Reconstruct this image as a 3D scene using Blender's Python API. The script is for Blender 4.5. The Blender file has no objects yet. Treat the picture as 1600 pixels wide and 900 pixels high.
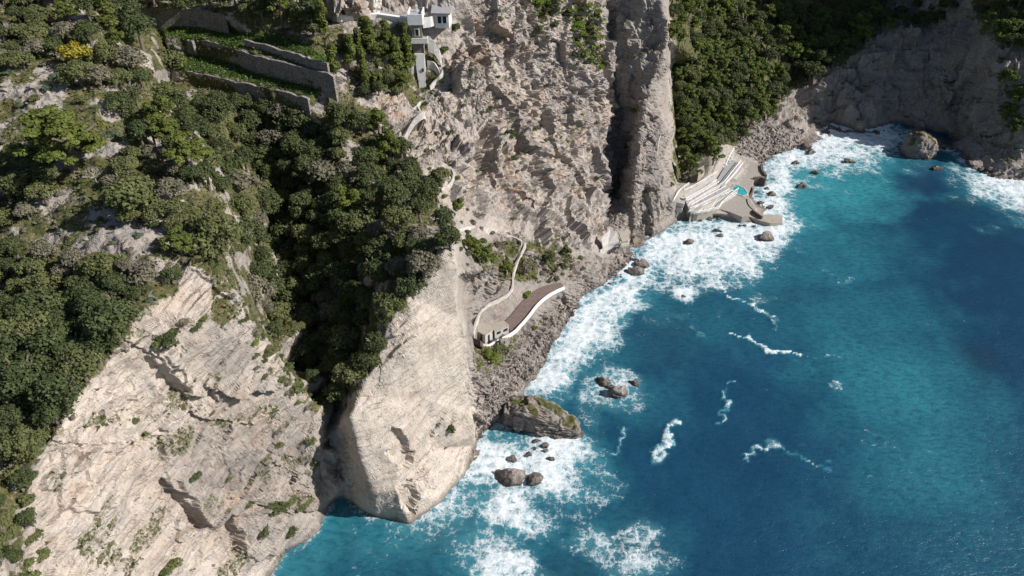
import bpy, math, random
import numpy as np
from mathutils import Vector, Matrix
from mathutils.bvhtree import BVHTree
from mathutils.geometry import delaunay_2d_cdt
# ------------------------------------------------------------------ camera, sky, sun, exposure
H = 120.0; PITCH = math.radians(38.0); F = 1081.0
SUN_AZ = math.radians(-8.0)      # angle from +X towards +Y of the direction to the sun
SUN_EL = math.radians(36.5)
SUN_POWER = 4.8; SKY = 0.062; EXPOSURE = 0.36
sc = bpy.context.scene
col = sc.collection
cam = bpy.data.objects.new('camera', bpy.data.cameras.new('camera')); col.objects.link(cam)
cam.location = (0, 0, H); cam.rotation_euler = (math.pi/2-PITCH, 0, 0)
cam.data.sensor_width = 36.0; cam.data.lens = 36.0*F/1600.0
cam.data.clip_start = 1.0; cam.data.clip_end = 9000.0
sc.camera = cam
w = bpy.data.worlds.new('World'); sc.world = w; w.use_nodes = True
nt = w.node_tree; bg = nt.nodes['Background']
sky = nt.nodes.new('ShaderNodeTexSky'); sky.sky_type = 'NISHITA'; sky.sun_disc = False
sky.sun_elevation = SUN_EL; sky.sun_rotation = math.pi/2-SUN_AZ
sky.altitude = 100; sky.air_density = 1.0; sky.dust_density = 1.2; sky.ozone_density = 1.0
nt.links.new(sky.outputs[0], bg.inputs[0]); bg.inputs[1].default_value = SKY
sd = bpy.data.lights.new('sun', 'SUN'); sd.energy = SUN_POWER; sd.angle = math.radians(0.53); sd.color = (1.0, 0.95, 0.895)
sun = bpy.data.objects.new('sun', sd); col.objects.link(sun)
tosun = Vector((math.cos(SUN_EL)*math.cos(SUN_AZ), math.cos(SUN_EL)*math.sin(SUN_AZ), math.sin(SUN_EL)))
sun.rotation_euler = tosun.to_track_quat('Z', 'Y').to_euler(); sun.location = (150, 100, 300)
vs = sc.view_settings; vs.view_transform = 'Standard'; vs.look = 'None'; vs.exposure = EXPOSURE; vs.gamma = 1.0
vs.use_curve_mapping = False
sc.cycles.max_bounces = 6; sc.cycles.diffuse_bounces = 3; sc.cycles.transmission_bounces = 3; sc.cycles.glossy_bounces = 2
sc.cycles.caustics_reflective = False; sc.cycles.caustics_refractive = False
sc.cycles.use_denoising = True

random.seed(7); rng = np.random.default_rng(11)
cp, sp_ = math.cos(PITCH), math.sin(PITCH)

# ------------------------------------------------------------------ survey helpers: ray directions of the survey photo -> metres
def rdir(px, py):
    a = (np.asarray(px, float)-800)/F; b = -(np.asarray(py, float)-450)/F
    return np.stack([a+0*b, cp+b*sp_+0*a, -sp_+b*cp+0*a], -1)      # depth along the axis == 1
def ptz(px, py, z=0.0):
    d = rdir(px, py); t = (H-z)/(-d[..., 2]); return d*t[..., None]+np.array([0, 0, H])
def pty(px, py, Y):
    d = rdir(px, py); t = Y/d[..., 1]; return d*t[..., None]+np.array([0, 0, H])
def project(P):
    P = np.asarray(P, float); y = P[..., 1]; z = P[..., 2]-H
    dep = y*cp-z*sp_; up = y*sp_+z*cp
    return 800+F*P[..., 0]/dep, 450-F*up/dep, dep

# ------------------------------------------------------------------ noise in metres
_perm = rng.permutation(256); _perm = np.concatenate([_perm, _perm, _perm])
_g = rng.normal(size=(256, 3)); _g /= np.linalg.norm(_g, axis=1)[:, None]
def pnoise(P):
    P = np.asarray(P, float); i = np.floor(P).astype(np.int64); f = P-i; i &= 255
    u = f*f*f*(f*(f*6-15)+10); out = 0
    for dx in (0, 1):
        wx = u[..., 0] if dx else 1-u[..., 0]; ix = _perm[i[..., 0]+dx]
        for dy in (0, 1):
            wy = u[..., 1] if dy else 1-u[..., 1]; iy = _perm[ix+i[..., 1]+dy]
            for dz in (0, 1):
                wz = u[..., 2] if dz else 1-u[..., 2]; g = _g[_perm[iy+i[..., 2]+dz] & 255]
                out = out+wx*wy*wz*(g[..., 0]*(f[..., 0]-dx)+g[..., 1]*(f[..., 1]-dy)+g[..., 2]*(f[..., 2]-dz))
    return out*1.6
def fbm(P, o=4, gain=.5):
    s = 0; a = 1; P = np.asarray(P, float)
    for k in range(o):
        s = s+a*pnoise(P+17.3*k); P = P*2.03; a *= gain
    return s
def ridged(P, o=4, gain=.5):
    s = 0; a = 1; P = np.asarray(P, float)
    for k in range(o):
        s = s+a*(1-2*np.abs(pnoise(P+9.1*k))*1.4); P = P*2.07; a *= gain
    return s/2
def cellnoise(P):                                      # worley F1, F2-F1 and a random per cell
    P = np.asarray(P, float); i = np.floor(P).astype(np.int64)
    f1 = np.full(P.shape[:-1], 9.); f2 = f1.copy(); rid = np.zeros(P.shape[:-1])
    for dx in (-1, 0, 1):
        for dy in (-1, 0, 1):
            for dz in (-1, 0, 1):
                c = i+np.array([dx, dy, dz]); h = _perm[_perm[_perm[c[..., 0] & 255]+(c[..., 1] & 255)]+(c[..., 2] & 255)] & 255
                q = c+.5+_g[h]*.5; d = np.linalg.norm(P-q, axis=-1)
                n = d < f1; f2 = np.where(n, f1, np.minimum(f2, d)); f1 = np.where(n, d, f1); rid = np.where(n, h/255., rid)
    return f1, f2-f1, rid
def sstep(a, b, x):
    t = np.clip((x-a)/(b-a), 0, 1); return t*t*(3-2*t)
def inpoly(px, py, poly):
    px = np.asarray(px, float); py = np.asarray(py, float); r = np.zeros(px.shape, bool)
    for k in range(len(poly)):
        x0, y0 = poly[k][:2]; x1, y1 = poly[k-1][:2]
        c = ((y0 > py) != (y1 > py)) & (px < (x1-x0)*(py-y0)/((y1-y0) or 1e-9)+x0); r ^= c
    return r
def polydist(px, py, pl, closed=False):
    px = np.asarray(px, float); py = np.asarray(py, float); best = np.full(px.shape, 1e9)
    n = len(pl) if closed else len(pl)-1
    for k in range(n):
        x0, y0 = pl[k][:2]; x1, y1 = pl[(k+1) % len(pl)][:2]; dx, dy = x1-x0, y1-y0
        t = np.clip(((px-x0)*dx+(py-y0)*dy)/(dx*dx+dy*dy+1e-9), 0, 1)
        best = np.minimum(best, np.hypot(px-x0-t*dx, py-y0-t*dy))
    return best
def blur(a, s):
    r = int(3*s); k = np.exp(-.5*(np.arange(-r, r+1)/s)**2); k /= k.sum()
    for ax in (0, 1):
        p = np.pad(a, [(r, r) if q == ax else (0, 0) for q in (0, 1)], mode='edge')
        a = sum(k[j]*(p[j:j+a.shape[0], :] if ax == 0 else p[:, j:j+a.shape[1]]) for j in range(2*r+1))
    return a

# ------------------------------------------------------------------ mesh helpers
def mesh_np(name, V, Fq, mat=None, smooth=False, attrs=None, mats=None, midx=None):
    me = bpy.data.meshes.new(name); V = np.asarray(V, np.float32); Fq = np.asarray(Fq, np.int32)
    n = Fq.shape[1]; me.vertices.add(len(V)); me.vertices.foreach_set('co', V.ravel())
    me.loops.add(Fq.size); me.loops.foreach_set('vertex_index', Fq.ravel())
    me.polygons.add(len(Fq)); me.polygons.foreach_set('loop_start', np.arange(0, Fq.size, n, dtype=np.int32))
    me.polygons.foreach_set('loop_total', np.full(len(Fq), n, np.int32))
    if mat: me.materials.append(mat)
    for m in mats or []: me.materials.append(m)
    if midx is not None: me.polygons.foreach_set('material_index', np.asarray(midx, np.int32))
    me.update(calc_edges=True)
    me.polygons.foreach_set('use_smooth', np.full(len(Fq), bool(smooth)))
    for k, v in (attrs or {}).items():
        a = me.attributes.new(k, 'FLOAT', 'POINT'); a.data.foreach_set('value', np.asarray(v, np.float32))
    return me
def link(name, me, parent=None):
    o = bpy.data.objects.new(name, me); col.objects.link(o)
    if parent is not None: o.parent = parent
    return o
def tag(o, label=None, cat=None, group=None, kind=None):
    if label: o['label'] = label
    if cat: o['category'] = cat
    if group: o['group'] = group
    if kind: o['kind'] = kind
    return o
def empty(name, loc=(0, 0, 0)):
    o = bpy.data.objects.new(name, None); col.objects.link(o); o.location = loc; o.empty_display_size = .5; return o
class MB:
    """collects boxes, prisms and bars in world metres; build() links them as one mesh"""
    def __init__(s): s.v = []; s.f = []
    def add(s, vs, fs):
        b = len(s.v); s.v += [tuple(map(float, v)) for v in vs]; s.f += [tuple(b+i for i in f) for f in fs]; return s
    def prism(s, poly, z0, z1, taper=1.0):
        n = len(poly); cx = sum(p[0] for p in poly)/n; cy = sum(p[1] for p in poly)/n
        if sum(poly[i][0]*poly[(i+1) % n][1]-poly[(i+1) % n][0]*poly[i][1] for i in range(n)) < 0: poly = poly[::-1]
        zb = (lambda i: z0[i]) if hasattr(z0, '__len__') else (lambda i: z0)
        vs_ = [(p[0], p[1], z0) for p in poly]+[(cx+(p[0]-cx)*taper, cy+(p[1]-cy)*taper, z1) for p in poly]
        fs = [tuple(range(n))[::-1], tuple(range(n, 2*n))]+[(i, (i+1) % n, n+(i+1) % n, n+i) for i in range(n)]
        return s.add(vs_, fs)
    def obox(s, c, ux, lx, ly, z0, z1):
        """box centred at c, long axis ux (2D unit), lengths lx, ly"""
        ux = Vector((ux[0], ux[1])).normalized(); uy = Vector((-ux.y, ux.x)); c = Vector((c[0], c[1]))
        p = [c-ux*lx/2-uy*ly/2, c+ux*lx/2-uy*ly/2, c+ux*lx/2+uy*ly/2, c-ux*lx/2+uy*ly/2]
        return s.prism([tuple(q) for q in p], z0, z1)
    def bar(s, a, b, r, n=6):
        a = Vector(a); b = Vector(b); d = (b-a).normalized(); u = d.orthogonal().normalized(); v = d.cross(u)
        vs_ = []
        for q in (a, b):
            for k in range(n):
                t = 2*math.pi*k/n; vs_.append(q+u*math.cos(t)*r+v*math.sin(t)*r)
        return s.add(vs_, [(k, (k+1) % n, n+(k+1) % n, n+k) for k in range(n)]+[tuple(range(n))[::-1], tuple(range(n, 2*n))])
    def ribbon(s, pts, up, down, th):
        """a wall along 3D points (its crown line): rises up above, goes down below, th thick"""
        P = [Vector(p) for p in pts]; n = len(P); vs_ = []
        for i in range(n):
            d = (P[min(i+1, n-1)]-P[max(i-1, 0)]); d.z = 0; d.normalize(); nn = Vector((-d.y, d.x, 0))*th/2
            for q, z in ((nn, up), (-nn, up), (-nn, -down), (nn, -down)):
                vs_.append(P[i]+q+Vector((0, 0, z)))
        fs = [(0, 1, 2, 3), (4*n-4, 4*n-1, 4*n-2, 4*n-3)]
        for i in range(n-1):
            for k in range(4):
                fs.append((4*i+k, 4*i+4+k, 4*i+4+(k+1) % 4, 4*i+(k+1) % 4))
        return s.add(vs_, fs)
    def build(s, name, mat, parent=None, bevel=0):
        me = bpy.data.meshes.new(name); me.from_pydata(s.v, [], s.f); me.materials.append(mat); me.validate(); me.update()
        o = link(name, me)
        import bmesh
        bm = bmesh.new(); bm.from_mesh(me); bmesh.ops.recalc_face_normals(bm, faces=bm.faces)
        if bevel: bmesh.ops.bevel(bm, geom=bm.edges[:], offset=bevel, segments=1, affect='EDGES', clamp_overlap=True)
        bm.to_mesh(me); bm.free()
        if parent is not None:
            o.parent = parent; o.matrix_parent_inverse = Matrix.Translation(-parent.location)
        return o
def smooth_line(pts, k=4):
    """Catmull-Rom through points"""
    P = [np.array(p, float) for p in pts]; P = [2*P[0]-P[1]]+P+[2*P[-1]-P[-2]]; out = []
    for i in range(1, len(P)-2):
        for j in range(k):
            t = j/k; a, b, c, d = P[i-1:i+3]
            out.append(.5*((2*b)+(-a+c)*t+(2*a-5*b+4*c-d)*t*t+(-a+3*b-3*c+d)*t**3))
    out.append(P[-2]); return out

# ------------------------------------------------------------------ node helper
class NT:
    def __init__(s, name):
        s.m = bpy.data.materials.new(name); s.m.use_nodes = True; s.t = s.m.node_tree; s.b = s.t.nodes['Principled BSDF']
    def n(s, typ, ins=None, **kw):
        nd = s.t.nodes.new('ShaderNode'+typ)
        for k, v in kw.items(): setattr(nd, k, v)
        for k, v in (ins or {}).items(): s.set(nd, k, v)
        return nd
    def set(s, nd, k, v):
        i = nd.inputs[k]
        if isinstance(v, bpy.types.NodeSocket): s.t.links.new(v, i)
        elif isinstance(v, bpy.types.Node): s.t.links.new(v.outputs[0], i)
        else: i.default_value = v
    def math(s, op, a, b=0.5, clamp=False):
        nd = s.n('Math', operation=op, use_clamp=clamp); s.set(nd, 0, a)
        if op not in ('ABSOLUTE', 'SQRT', 'SINE'): s.set(nd, 1, b)
        return nd.outputs[0]
    def mix(s, f, a, b, blend='MIX'):
        nd = s.n('Mix', data_type='RGBA', blend_type=blend); s.set(nd, 0, f); s.set(nd, 6, a); s.set(nd, 7, b); return nd.outputs[2]
    def noise(s, scale, detail=4, rough=.55, vec=None, dist=0, out=0):
        nd = s.n('TexNoise'); nd.inputs['Scale'].default_value = scale; nd.inputs['Detail'].default_value = detail
        nd.inputs['Roughness'].default_value = rough; nd.inputs['Distortion'].default_value = dist
        if vec is not None: s.set(nd, 'Vector', vec)
        return nd.outputs[out]
    def ramp(s, f, stops, interp='LINEAR'):
        nd = s.n('ValToRGB'); s.set(nd, 0, f); r = nd.color_ramp; r.interpolation = interp
        while len(r.elements) < len(stops): r.elements.new(.5)
        for e, (p, c) in zip(r.elements, stops):
            e.position = p; e.color = (c, c, c, 1) if isinstance(c, (int, float)) else (*c, 1)
        return nd.outputs[0]
    def attr(s, name):
        nd = s.n('Attribute'); nd.attribute_name = name; return nd.outputs['Fac']
    def pos(s): return s.n('NewGeometry').outputs['Position']
    def mapping(s, vec, rot=(0, 0, 0), scale=(1, 1, 1)):
        nd = s.n('Mapping'); s.set(nd, 'Vector', vec); nd.inputs['Rotation'].default_value = rot; nd.inputs['Scale'].default_value = scale; return nd.outputs[0]
    def bump(s, h, strength=.5, dist=.1, normal=None):
        nd = s.n('Bump'); nd.inputs['Strength'].default_value = strength; nd.inputs['Distance'].default_value = dist; s.set(nd, 'Height', h)
        if normal is not None: s.set(nd, 'Normal', normal)
        s.t.links.new(nd.outputs[0], s.b.inputs['Normal']); return nd.outputs[0]
    def base(s, c, rough=.8, spec=.3):
        s.set(s.b, 'Base Color', c); s.set(s.b, 'Roughness', rough); s.set(s.b, 'Specular IOR Level', spec); return s.m
# ------------------------------------------------------------------ the survey: shoreline, crests, faces (x, y of the survey photo and the forward distance in metres, or 'z' and a height)
Z = 'z'
SHORE = [(380,1100),(405,1000),(425,900),(445,860),(470,850),(490,835),(503,815),(514,792),(520,779),(532,776),(548,783),(562,796),(590,808),(615,812),(640,819),(665,801),(690,785),
 (705,765),(725,745),(748,720),(741,695),(746,676),(765,666),(790,655),(810,630),(822,605),(838,590),(852,568),(864,540),(876,515),(890,490),(905,470),(925,452),(950,440),(975,425),
 (984,410),(985,394),(1000,388),(1020,370),(1040,360),(1058,346),(1075,344),(1095,341),(1120,340),(1150,349),(1180,350),(1212,350),(1224,342),(1200,326),(1178,318),(1168,300),(1190,285),(1192,268),
 (1190,252),(1210,243),(1235,236),(1262,228),(1262,214),(1280,208),(1310,207),(1345,207),(1385,208),(1420,216),(1460,228),(1490,236),(1508,248),(1518,266),(1545,277),(1600,281),(1680,272),(1800,262)]
CTL = [ # left headland: shore-side cliff face
 (300,600,76),(300,500,80.5),(400,600,81),(400,700,77),(300,750,69),(200,750,62.5),(200,850,57),(300,870,61.5),(440,800,76),(480,740,82),(460,680,82),(100,850,50),(400,850,68.5),(200,1000,47),(350,1000,54),
 (200,1100,41),(300,1100,45),(230,640,70),(150,700,61),
 # left slope
 (0,720,56),(0,600,66),(100,500,80),(0,500,82),(0,400,94),(150,430,86),(150,350,97),(250,420,86),(250,300,104),(320,340,100),(300,250,113),(0,250,113),(150,200,119),(0,100,138),(150,100,141),(0,0,158),(150,0,168),
 (230,120,150),(232,0,182),(245,190,132),(-160,1100,29),(-160,900,37),(-160,700,52),(-160,500,78),(-160,300,102),(-160,100,134),(-160,-160,190),(60,-160,215),(0,900,40),(0,1060,33),(0,800,48),
 # gorge
 (392,420,112),(385,330,123),(330,230,137),(290,190,147),(425,500,110),(456,575,100),(490,625,94),(507,690,90),(517,735,88),(400,250,155),(500,300,142),(450,400,131),(430,330,146),(550,400,121),(500,500,114),(560,500,104),(524,590,97),
 (522,650,93),(534,712,88.6),(543,748,85.4),(600,250,152),(600,330,131),(560,240,150),(640,300,138),(480,200,158),(580,170,161),(560,125,169),(330,180,152),
 # middle headland
 (640,540,93),(660,620,91.5),(600,620,87.5),(625,700,83.2),(680,700,90),(720,600,98.5),(735,650,96.5),(728,540,101),(618,765,79.3),(690,520,98),
 # terraces and the ground above them
 (240,-160,300),(500,-160,290),(520,60,176),(620,60,177),(600,100,173),(520,100,172),(560,85,174),
 # main cliff
 (720,0,188),(800,0,196),(900,0,208),(940,0,212),(715,60,184),(760,100,184),(850,100,196),(932,100,207),(700,200,165),(760,200,173),(850,200,186),(936,200,200),(700,280,145),(760,300,155),(850,300,171),(940,300,188),
 (760,350,146),(850,350,160),(943,350,176),(800,395,139),(870,400,151),(930,390,163),(950,385,169),(900,430,150),(690,130,176),(650,250,150),(690,330,134),(730,-160,225),(940,-160,250),(690,20,183),(650,150,172),(668,62,180.5),(655,100,178),(655,135,177),
 (722,370,128),(724,440,119),(720,480,113),(738,520,109),(740,560,106),(745,620,102),(748,650,98.5),(765,420,127),(800,440,133),
 (776,560,113),(780,600,108),(765,640,101.5),
 # pillar
 (957,-160,250),(1035,-160,240),(957,0,219),(1038,0,212),(957,100,213),(1034,100,205),(960,200,209),(1040,200,196),(960,300,199),(1046,300,188),(1042,60,210),(1045,-60,222),(1043,0,217),(1042,100,210),(1050,200,204),(1056,290,196),(946,200,203),(975,250,203),(985,360,181),(1000,120,207),(1052,330,188),(1000,0,214),
 (1028,250,190),(1022,320,184),
 # slope and cliffs of the bay
 (1046,0,250),(1050,100,243),(1056,200,228),(1064,280,212),(1070,310,199),(1100,0,268),(1180,0,300),(1100,100,250),(1180,100,266),(1120,200,236),(1180,180,245),(1110,240,222),(1060,-160,330),(1200,-160,430),
 (1200,150,262),(1250,180,263),(1300,192,263),(1200,200,243),(1225,215,240),(1300,120,276),(1400,195,263),(1400,110,276),(1300,0,320),(1400,0,312),(1500,0,290),(1500,110,264),(1485,215,250),(1560,100,245),(1562,0,264),(1580,200,230),
 (1600,0,262),(1600,240,224),(1400,-160,420),(1600,-160,330),(1760,-160,300),(1760,0,240),(1760,150,222),(1530,220,238),(1350,60,290),(1450,50,290),(1240,80,288),
]
LINES = [ # constraint polylines
 # rim of the left cliff
 [(500,640,87),(470,600,87),(425,545,87),(385,490,88),(352,440,89),(312,400,90),(272,455,83),(235,485,78.5),(170,560,71),(120,620,64),(60,720,56),(40,800,50),(40,900,43.5),(40,1100,30)],
 [(352,440,89),(345,395,96),(352,350,103)],
 [(500,640,87),(508,700,83.5),(515,760,83.2)],
 # rim of the middle cliff
 [(714,372,104),(690,398,101.5),(640,460,98),(612,490,95.5),(590,560,91),(562,620,86.8),(547,648,83.5),(561,705,80.6),(584,770,78.6)],
 [(714,372,104),(716,430,103),(719,500,102),(727,580,100),(735,640,98),(742,680,96)],
 # terrace walls: crest and foot
 [(262,104,Z,55),(300,110,Z,55),(370,125,Z,55),(482,152,Z,55)],
 [(262,128,Z,51.4),(300,134,Z,51.3),(370,148,Z,51.4),(486,176,Z,51.2)],
 [(262,58,Z,60.3),(318,60,Z,60.3),(400,84,Z,60.3),(470,102,Z,60.3),(520,114,Z,60.3)],
 [(262,88,Z,55.4),(318,92,Z,55.4),(400,112,Z,55.4),(470,132,Z,55.4),(500,142,Z,55.4)],
 [(236,10,Z,66),(300,12,Z,66),(350,20,Z,66)],
 [(246,38,Z,61),(300,40,Z,61),(355,46,Z,61),(400,60,Z,60.8)],
 # the ledge of the lower walk and the house
 [(748,505,Z,13.4),(765,490,Z,13.2),(800,460,Z,13.6),(812,425,Z,15.2)],
 [(745,530,Z,10.2),(760,537,Z,10),(800,517,Z,10),(825,494,Z,10),(845,469,Z,10),(865,456,Z,10),(884,449,Z,10)],
 [(772,500,Z,10.3),(790,495,Z,10.3),(815,470,Z,10.3),(845,449,Z,10.3),(875,440,Z,10.3)],
 # pillar spur
 [(1020,135,202),(1008,170,197),(998,205,193),(992,260,187),(986,325,181)],
 # bathing terrace
 [(1078,336,Z,2.4),(1110,333,Z,2.2),(1150,335,Z,2),(1180,325,Z,2),(1165,300,Z,2),(1175,280,Z,2),(1172,255,Z,2.6),(1150,235,Z,4.5)],
 [(1072,326,Z,2.2),(1100,305,Z,3.2),(1128,284,Z,3.2),(1150,258,Z,3.4)],
 [(1064,312,Z,7),(1088,290,Z,7.5),(1106,272,Z,8),(1130,240,Z,7)],
 # cliff-top platform of the houses
 [(515,30,Z,64.4),(580,33,Z,64.4),(640,36,Z,64.4)],
 [(506,0,Z,70),(560,2,Z,70),(592,6,Z,65.4),(635,8,Z,65.4)],
]
pts2, val, edges = [], [], []
def addp(x, y, *v):
    D = rdir(x, y); t = (H-v[1])/(-D[2]) if v[0] == Z else v[0]/D[1]
    pts2.append((float(x), float(y))); val.append(1/t); return len(pts2)-1
for c in CTL: addp(*c)
for L in LINES:
    ids = [addp(*c) for c in L]; edges += list(zip(ids[:-1], ids[1:]))
ids = [addp(x, y, Z, 0.0) for x, y in SHORE]; edges += list(zip(ids[:-1], ids[1:]))
for x, y in [(-160,-160),(1760,-160),(-160,1100),(250,-160),(1760,1100),(700,1100),(900,900),(900,700),(1100,600),(1100,400),(1300,300),(1500,400),(1760,400),(1300,700),(1000,480),(830,720),(650,880),(470,900),(540,810),(780,740),(950,560),(1250,250),(1440,260),(1240,320)]:
    if y > 200: addp(x, y, Z, -9.0)
vo, eo, fo, ov, _, _ = delaunay_2d_cdt([Vector(p) for p in pts2], edges, [], 0, 1e-4)
vv = [val[o[0]] if o else None for o in ov]
V2 = np.array([tuple(v) for v in vo])
for i, x in enumerate(vv):
    if x is None:
        j = sorted((k for k in range(len(vv)) if vv[k] is not None), key=lambda k: np.hypot(*(V2[k]-V2[i])))[:2]
        vv[i] = float(np.mean([vv[k] for k in j])); print('cdt crossing at', V2[i])
vv = np.array(vv)
STEP = 2.0
gx = np.arange(-160, 1761, STEP); gy = np.arange(-160, 1101, STEP)
GX, GY = np.meshgrid(gx, gy); IW = np.full(GX.shape, np.nan)
for f in fo:
    if len(f) != 3: continue
    (x0, y0), (x1, y1), (x2, y2) = V2[list(f)]; a = vv[list(f)]
    i0 = max(0, int((min(x0, x1, x2)+160)//STEP)); i1 = min(len(gx), int((max(x0, x1, x2)+160)//STEP)+2)
    j0 = max(0, int((min(y0, y1, y2)+160)//STEP)); j1 = min(len(gy), int((max(y0, y1, y2)+160)//STEP)+2)
    X = GX[j0:j1, i0:i1]; Y = GY[j0:j1, i0:i1]; d = (y1-y2)*(x0-x2)+(x2-x1)*(y0-y2)
    if abs(d) < 1e-9 or X.size == 0: continue
    l0 = ((y1-y2)*(X-x2)+(x2-x1)*(Y-y2))/d; l1 = ((y2-y0)*(X-x2)+(x0-x2)*(Y-y2))/d; l2 = 1-l0-l1
    m = (l0 > -1e-6) & (l1 > -1e-6) & (l2 > -1e-6); s = IW[j0:j1, i0:i1]; s[m] = (l0*a[0]+l1*a[1]+l2*a[2])[m]
bad = np.isnan(IW)
if bad.any(): IW[bad] = np.nanmin(IW); print('unfilled', bad.sum())
IW = 0.35*IW+0.65*blur(IW, 1.6)
D_ = rdir(GX, GY); T = 1/IW
tmax = (H+9)/np.maximum(-D_[..., 2], .02); T = np.minimum(T, tmax)
P0 = D_*T[..., None]+np.array([0, 0, H])
def gnormal(P):
    du = np.gradient(P, axis=1); dv = np.gradient(P, axis=0); n = np.cross(dv, du)
    n /= np.linalg.norm(n, axis=-1)[..., None]+1e-9; return n
N0 = gnormal(np.stack([blur(P0[..., k], 2.5) for k in range(3)], -1))
flip = (N0*D_).sum(-1) > 0; N0[flip] *= -1
slope = N0[..., 2]
def mask(polys, s=2.0):
    m = np.zeros(GX.shape)
    for p in polys: m[inpoly(GX, GY, p)] = 1
    return blur(m, s)
# regions
M_A = mask([[(500,640),(470,600),(425,545),(385,490),(352,440),(335,405),(300,400),(272,455),(235,485),(170,560),(120,620),(60,720),(40,800),(40,1100),(380,1100),(440,880),(510,830),(520,760)]], 3)
M_B = mask([[(714,372),(690,398),(640,460),(612,490),(590,560),(562,620),(545,645),(500,650),(515,780),(640,830),(760,720),(740,600),(720,480)]], 2)
M_C = mask([[(715,-160),(735,60),(700,100),(690,140),(640,190),(640,240),(700,260),(705,320),(780,340),(830,380),(870,400),(930,380),(945,350),(948,-160)], [(580,150),(640,150),(640,260),(600,200)], [(505,0),(600,-160),(720,-160),(715,10),(600,10),(520,28)]], 4)
M_D = mask([[(946,-160),(1040,-160),(1046,200),(1060,345),(985,395),(945,360)]], 2)
M_F = mask([[(1190,200),(1230,130),(1340,85),(1370,40),(1400,-160),(1760,-160),(1760,300),(1500,270),(1400,215),(1260,215)]], 5)
M_SH = mask([[(735,560),(800,520),(850,480),(890,450),(930,430),(960,395),(1000,420),(900,480),(830,600),(740,680)], [(1160,200),(1250,190),(1270,230),(1180,250),(1140,240)]], 5)
TERR = mask([[(1050,345),(1075,260),(1130,225),(1200,250),(1230,350),(1050,350)], [(735,545),(740,500),(800,440),(890,435),(890,455),(840,490),(760,545)]], 3)
rock = np.clip(np.maximum.reduce([M_A, M_B, M_C, M_D, M_F*.8, .25*M_SH])*1.1, 0, 1)
NP = P0
def dot(v): v = np.array(v, float); v /= np.linalg.norm(v); return (NP*v).sum(-1)
warp = fbm(NP/14., 3)
disp = np.zeros(GX.shape)
# bedding planes
sAB = dot((-.62, .12, .78))+warp*.6; sC = dot((-.25, .1, .97))+warp*.8
def beds(s, P):
    o = np.zeros(s.shape+(3,)); a = (P*np.array([.06, .06, .02]))
    o[..., 0] = s/2.6+a[..., 0]; o[..., 1] = a[..., 1]; b1 = pnoise(o)
    o2 = np.stack([s/.8, P[..., 0]*.12, P[..., 1]*.12], -1); b2 = pnoise(o2)
    fr = (s/1.9+.4*pnoise(P/6)) % 1.0
    return .75*b1+.28*b2+.35*(fr**2)
bAB = beds(sAB, NP); bC = beds(sC, NP)
def facet(P, a=.5, b=.8):
    P = np.asarray(P, float); i = np.floor(P).astype(np.int64); f1 = np.full(P.shape[:-1], 9.); o = np.zeros(P.shape[:-1])
    for dx in (-1, 0, 1):
        for dy in (-1, 0, 1):
            for dz in (-1, 0, 1):
                c = i+np.array([dx, dy, dz]); h = _perm[_perm[_perm[c[..., 0] & 255]+(c[..., 1] & 255)]+(c[..., 2] & 255)] & 255
                q = c+.5+_g[h]*.45; dv = P-q; d = (dv*dv).sum(-1); n = d < f1; f1 = np.where(n, d, f1)
                o = np.where(n, (h/255.-.5)*2*a+(dv*_g[(h*7+3) & 255]).sum(-1)*b, o)
    return o
WP = NP+.9*np.stack([fbm(NP/5., 3), fbm(NP/5.+7, 3), fbm(NP/5.+13, 3)], -1)
fL = facet(WP/np.array([6.5, 6.5, 8.0])); fM = facet(WP/np.array([2.6, 2.6, 3.2])+3); fS = facet(WP/np.array([1.0, 1.0, .8])+5)
def along(s, u, v, a, b, c): return np.stack([s/a, u/b, v/c], -1)
uAB = dot((.78, .1, .62)); vAB = dot((0, 1, -.1))
fbA = facet(along(sAB, uAB, vAB, 1.5, 8.5, 5.5)); fbS = facet(along(sAB, uAB, vAB, .6, 4.2, 2.6)+4)
fbC = facet(along(sC, NP[..., 0], NP[..., 1], 1.7, 5.0, 5.0)+8)
big = ridged(NP*np.array([1, 1, .45])/16., 3); med = fbm(NP*np.array([1, 1, .6])/4.5, 4)
rib = ridged(NP*np.array([1, 1, .16])/7.5, 4)
fine = fbm(NP/.9, 3)
qA = sstep(-.35, .35, fbm(NP/17+5, 3)); qB = sstep(.0, .55, fbm(NP/15+9, 3))
fX = facet(WP/np.array([12., 12., 15.])+2)
disp += M_A*(1.2*big+.75*bAB+.35*med+.7*fX+qA*(.8*fbA+.16*fbS+.1*fM)+.25*fbA+.12*fbS+.05*fine)
disp += M_B*(.45*big+.40*bAB+.2*med+qB*(.6*fbA+.2*fbS)+.10*fbA+.07*fbS+.04*fine)
fXv = facet(WP/np.array([7.5, 7.5, 19.])+2); fLv = facet(WP/np.array([3.4, 3.4, 7.5])+6); cleft = sstep(.45, .95, ridged(NP*np.array([1, 1, .09])/13.+3, 3))
disp += M_C*(1.0*big+.8*rib+1.1*bC+.25*med+3.6*fXv+.8*fLv-2.6*cleft+.5*fL+.28*fM+.85*fbC+.14*fS+.08*fine)
disp += M_D*(.6*big+.4*rib+.4*bC+.3*med+1.3*fXv+.9*fLv+.6*fbC+.12*fS+.06*fine)
SH_ = mask([[(500,650),(540,655),(565,770),(540,790),(508,780)]], 3); disp += SH_*(.5*rib+.5*fM+.3*fS+.3*med)
disp += M_F*(2.6*big+1.6*rib+1.1*med+2.5*fX+1.6*fL+.5*fM+.15*fS+.15*fine)
soft = np.clip(1-rock, 0, 1)*(1-TERR)
disp += soft*(1.1*fbm(NP/11., 3)+.45*fbm(NP/2.6+3, 3)+.12*fine)
disp += M_SH*(.45*fS+.7*fM)
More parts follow.
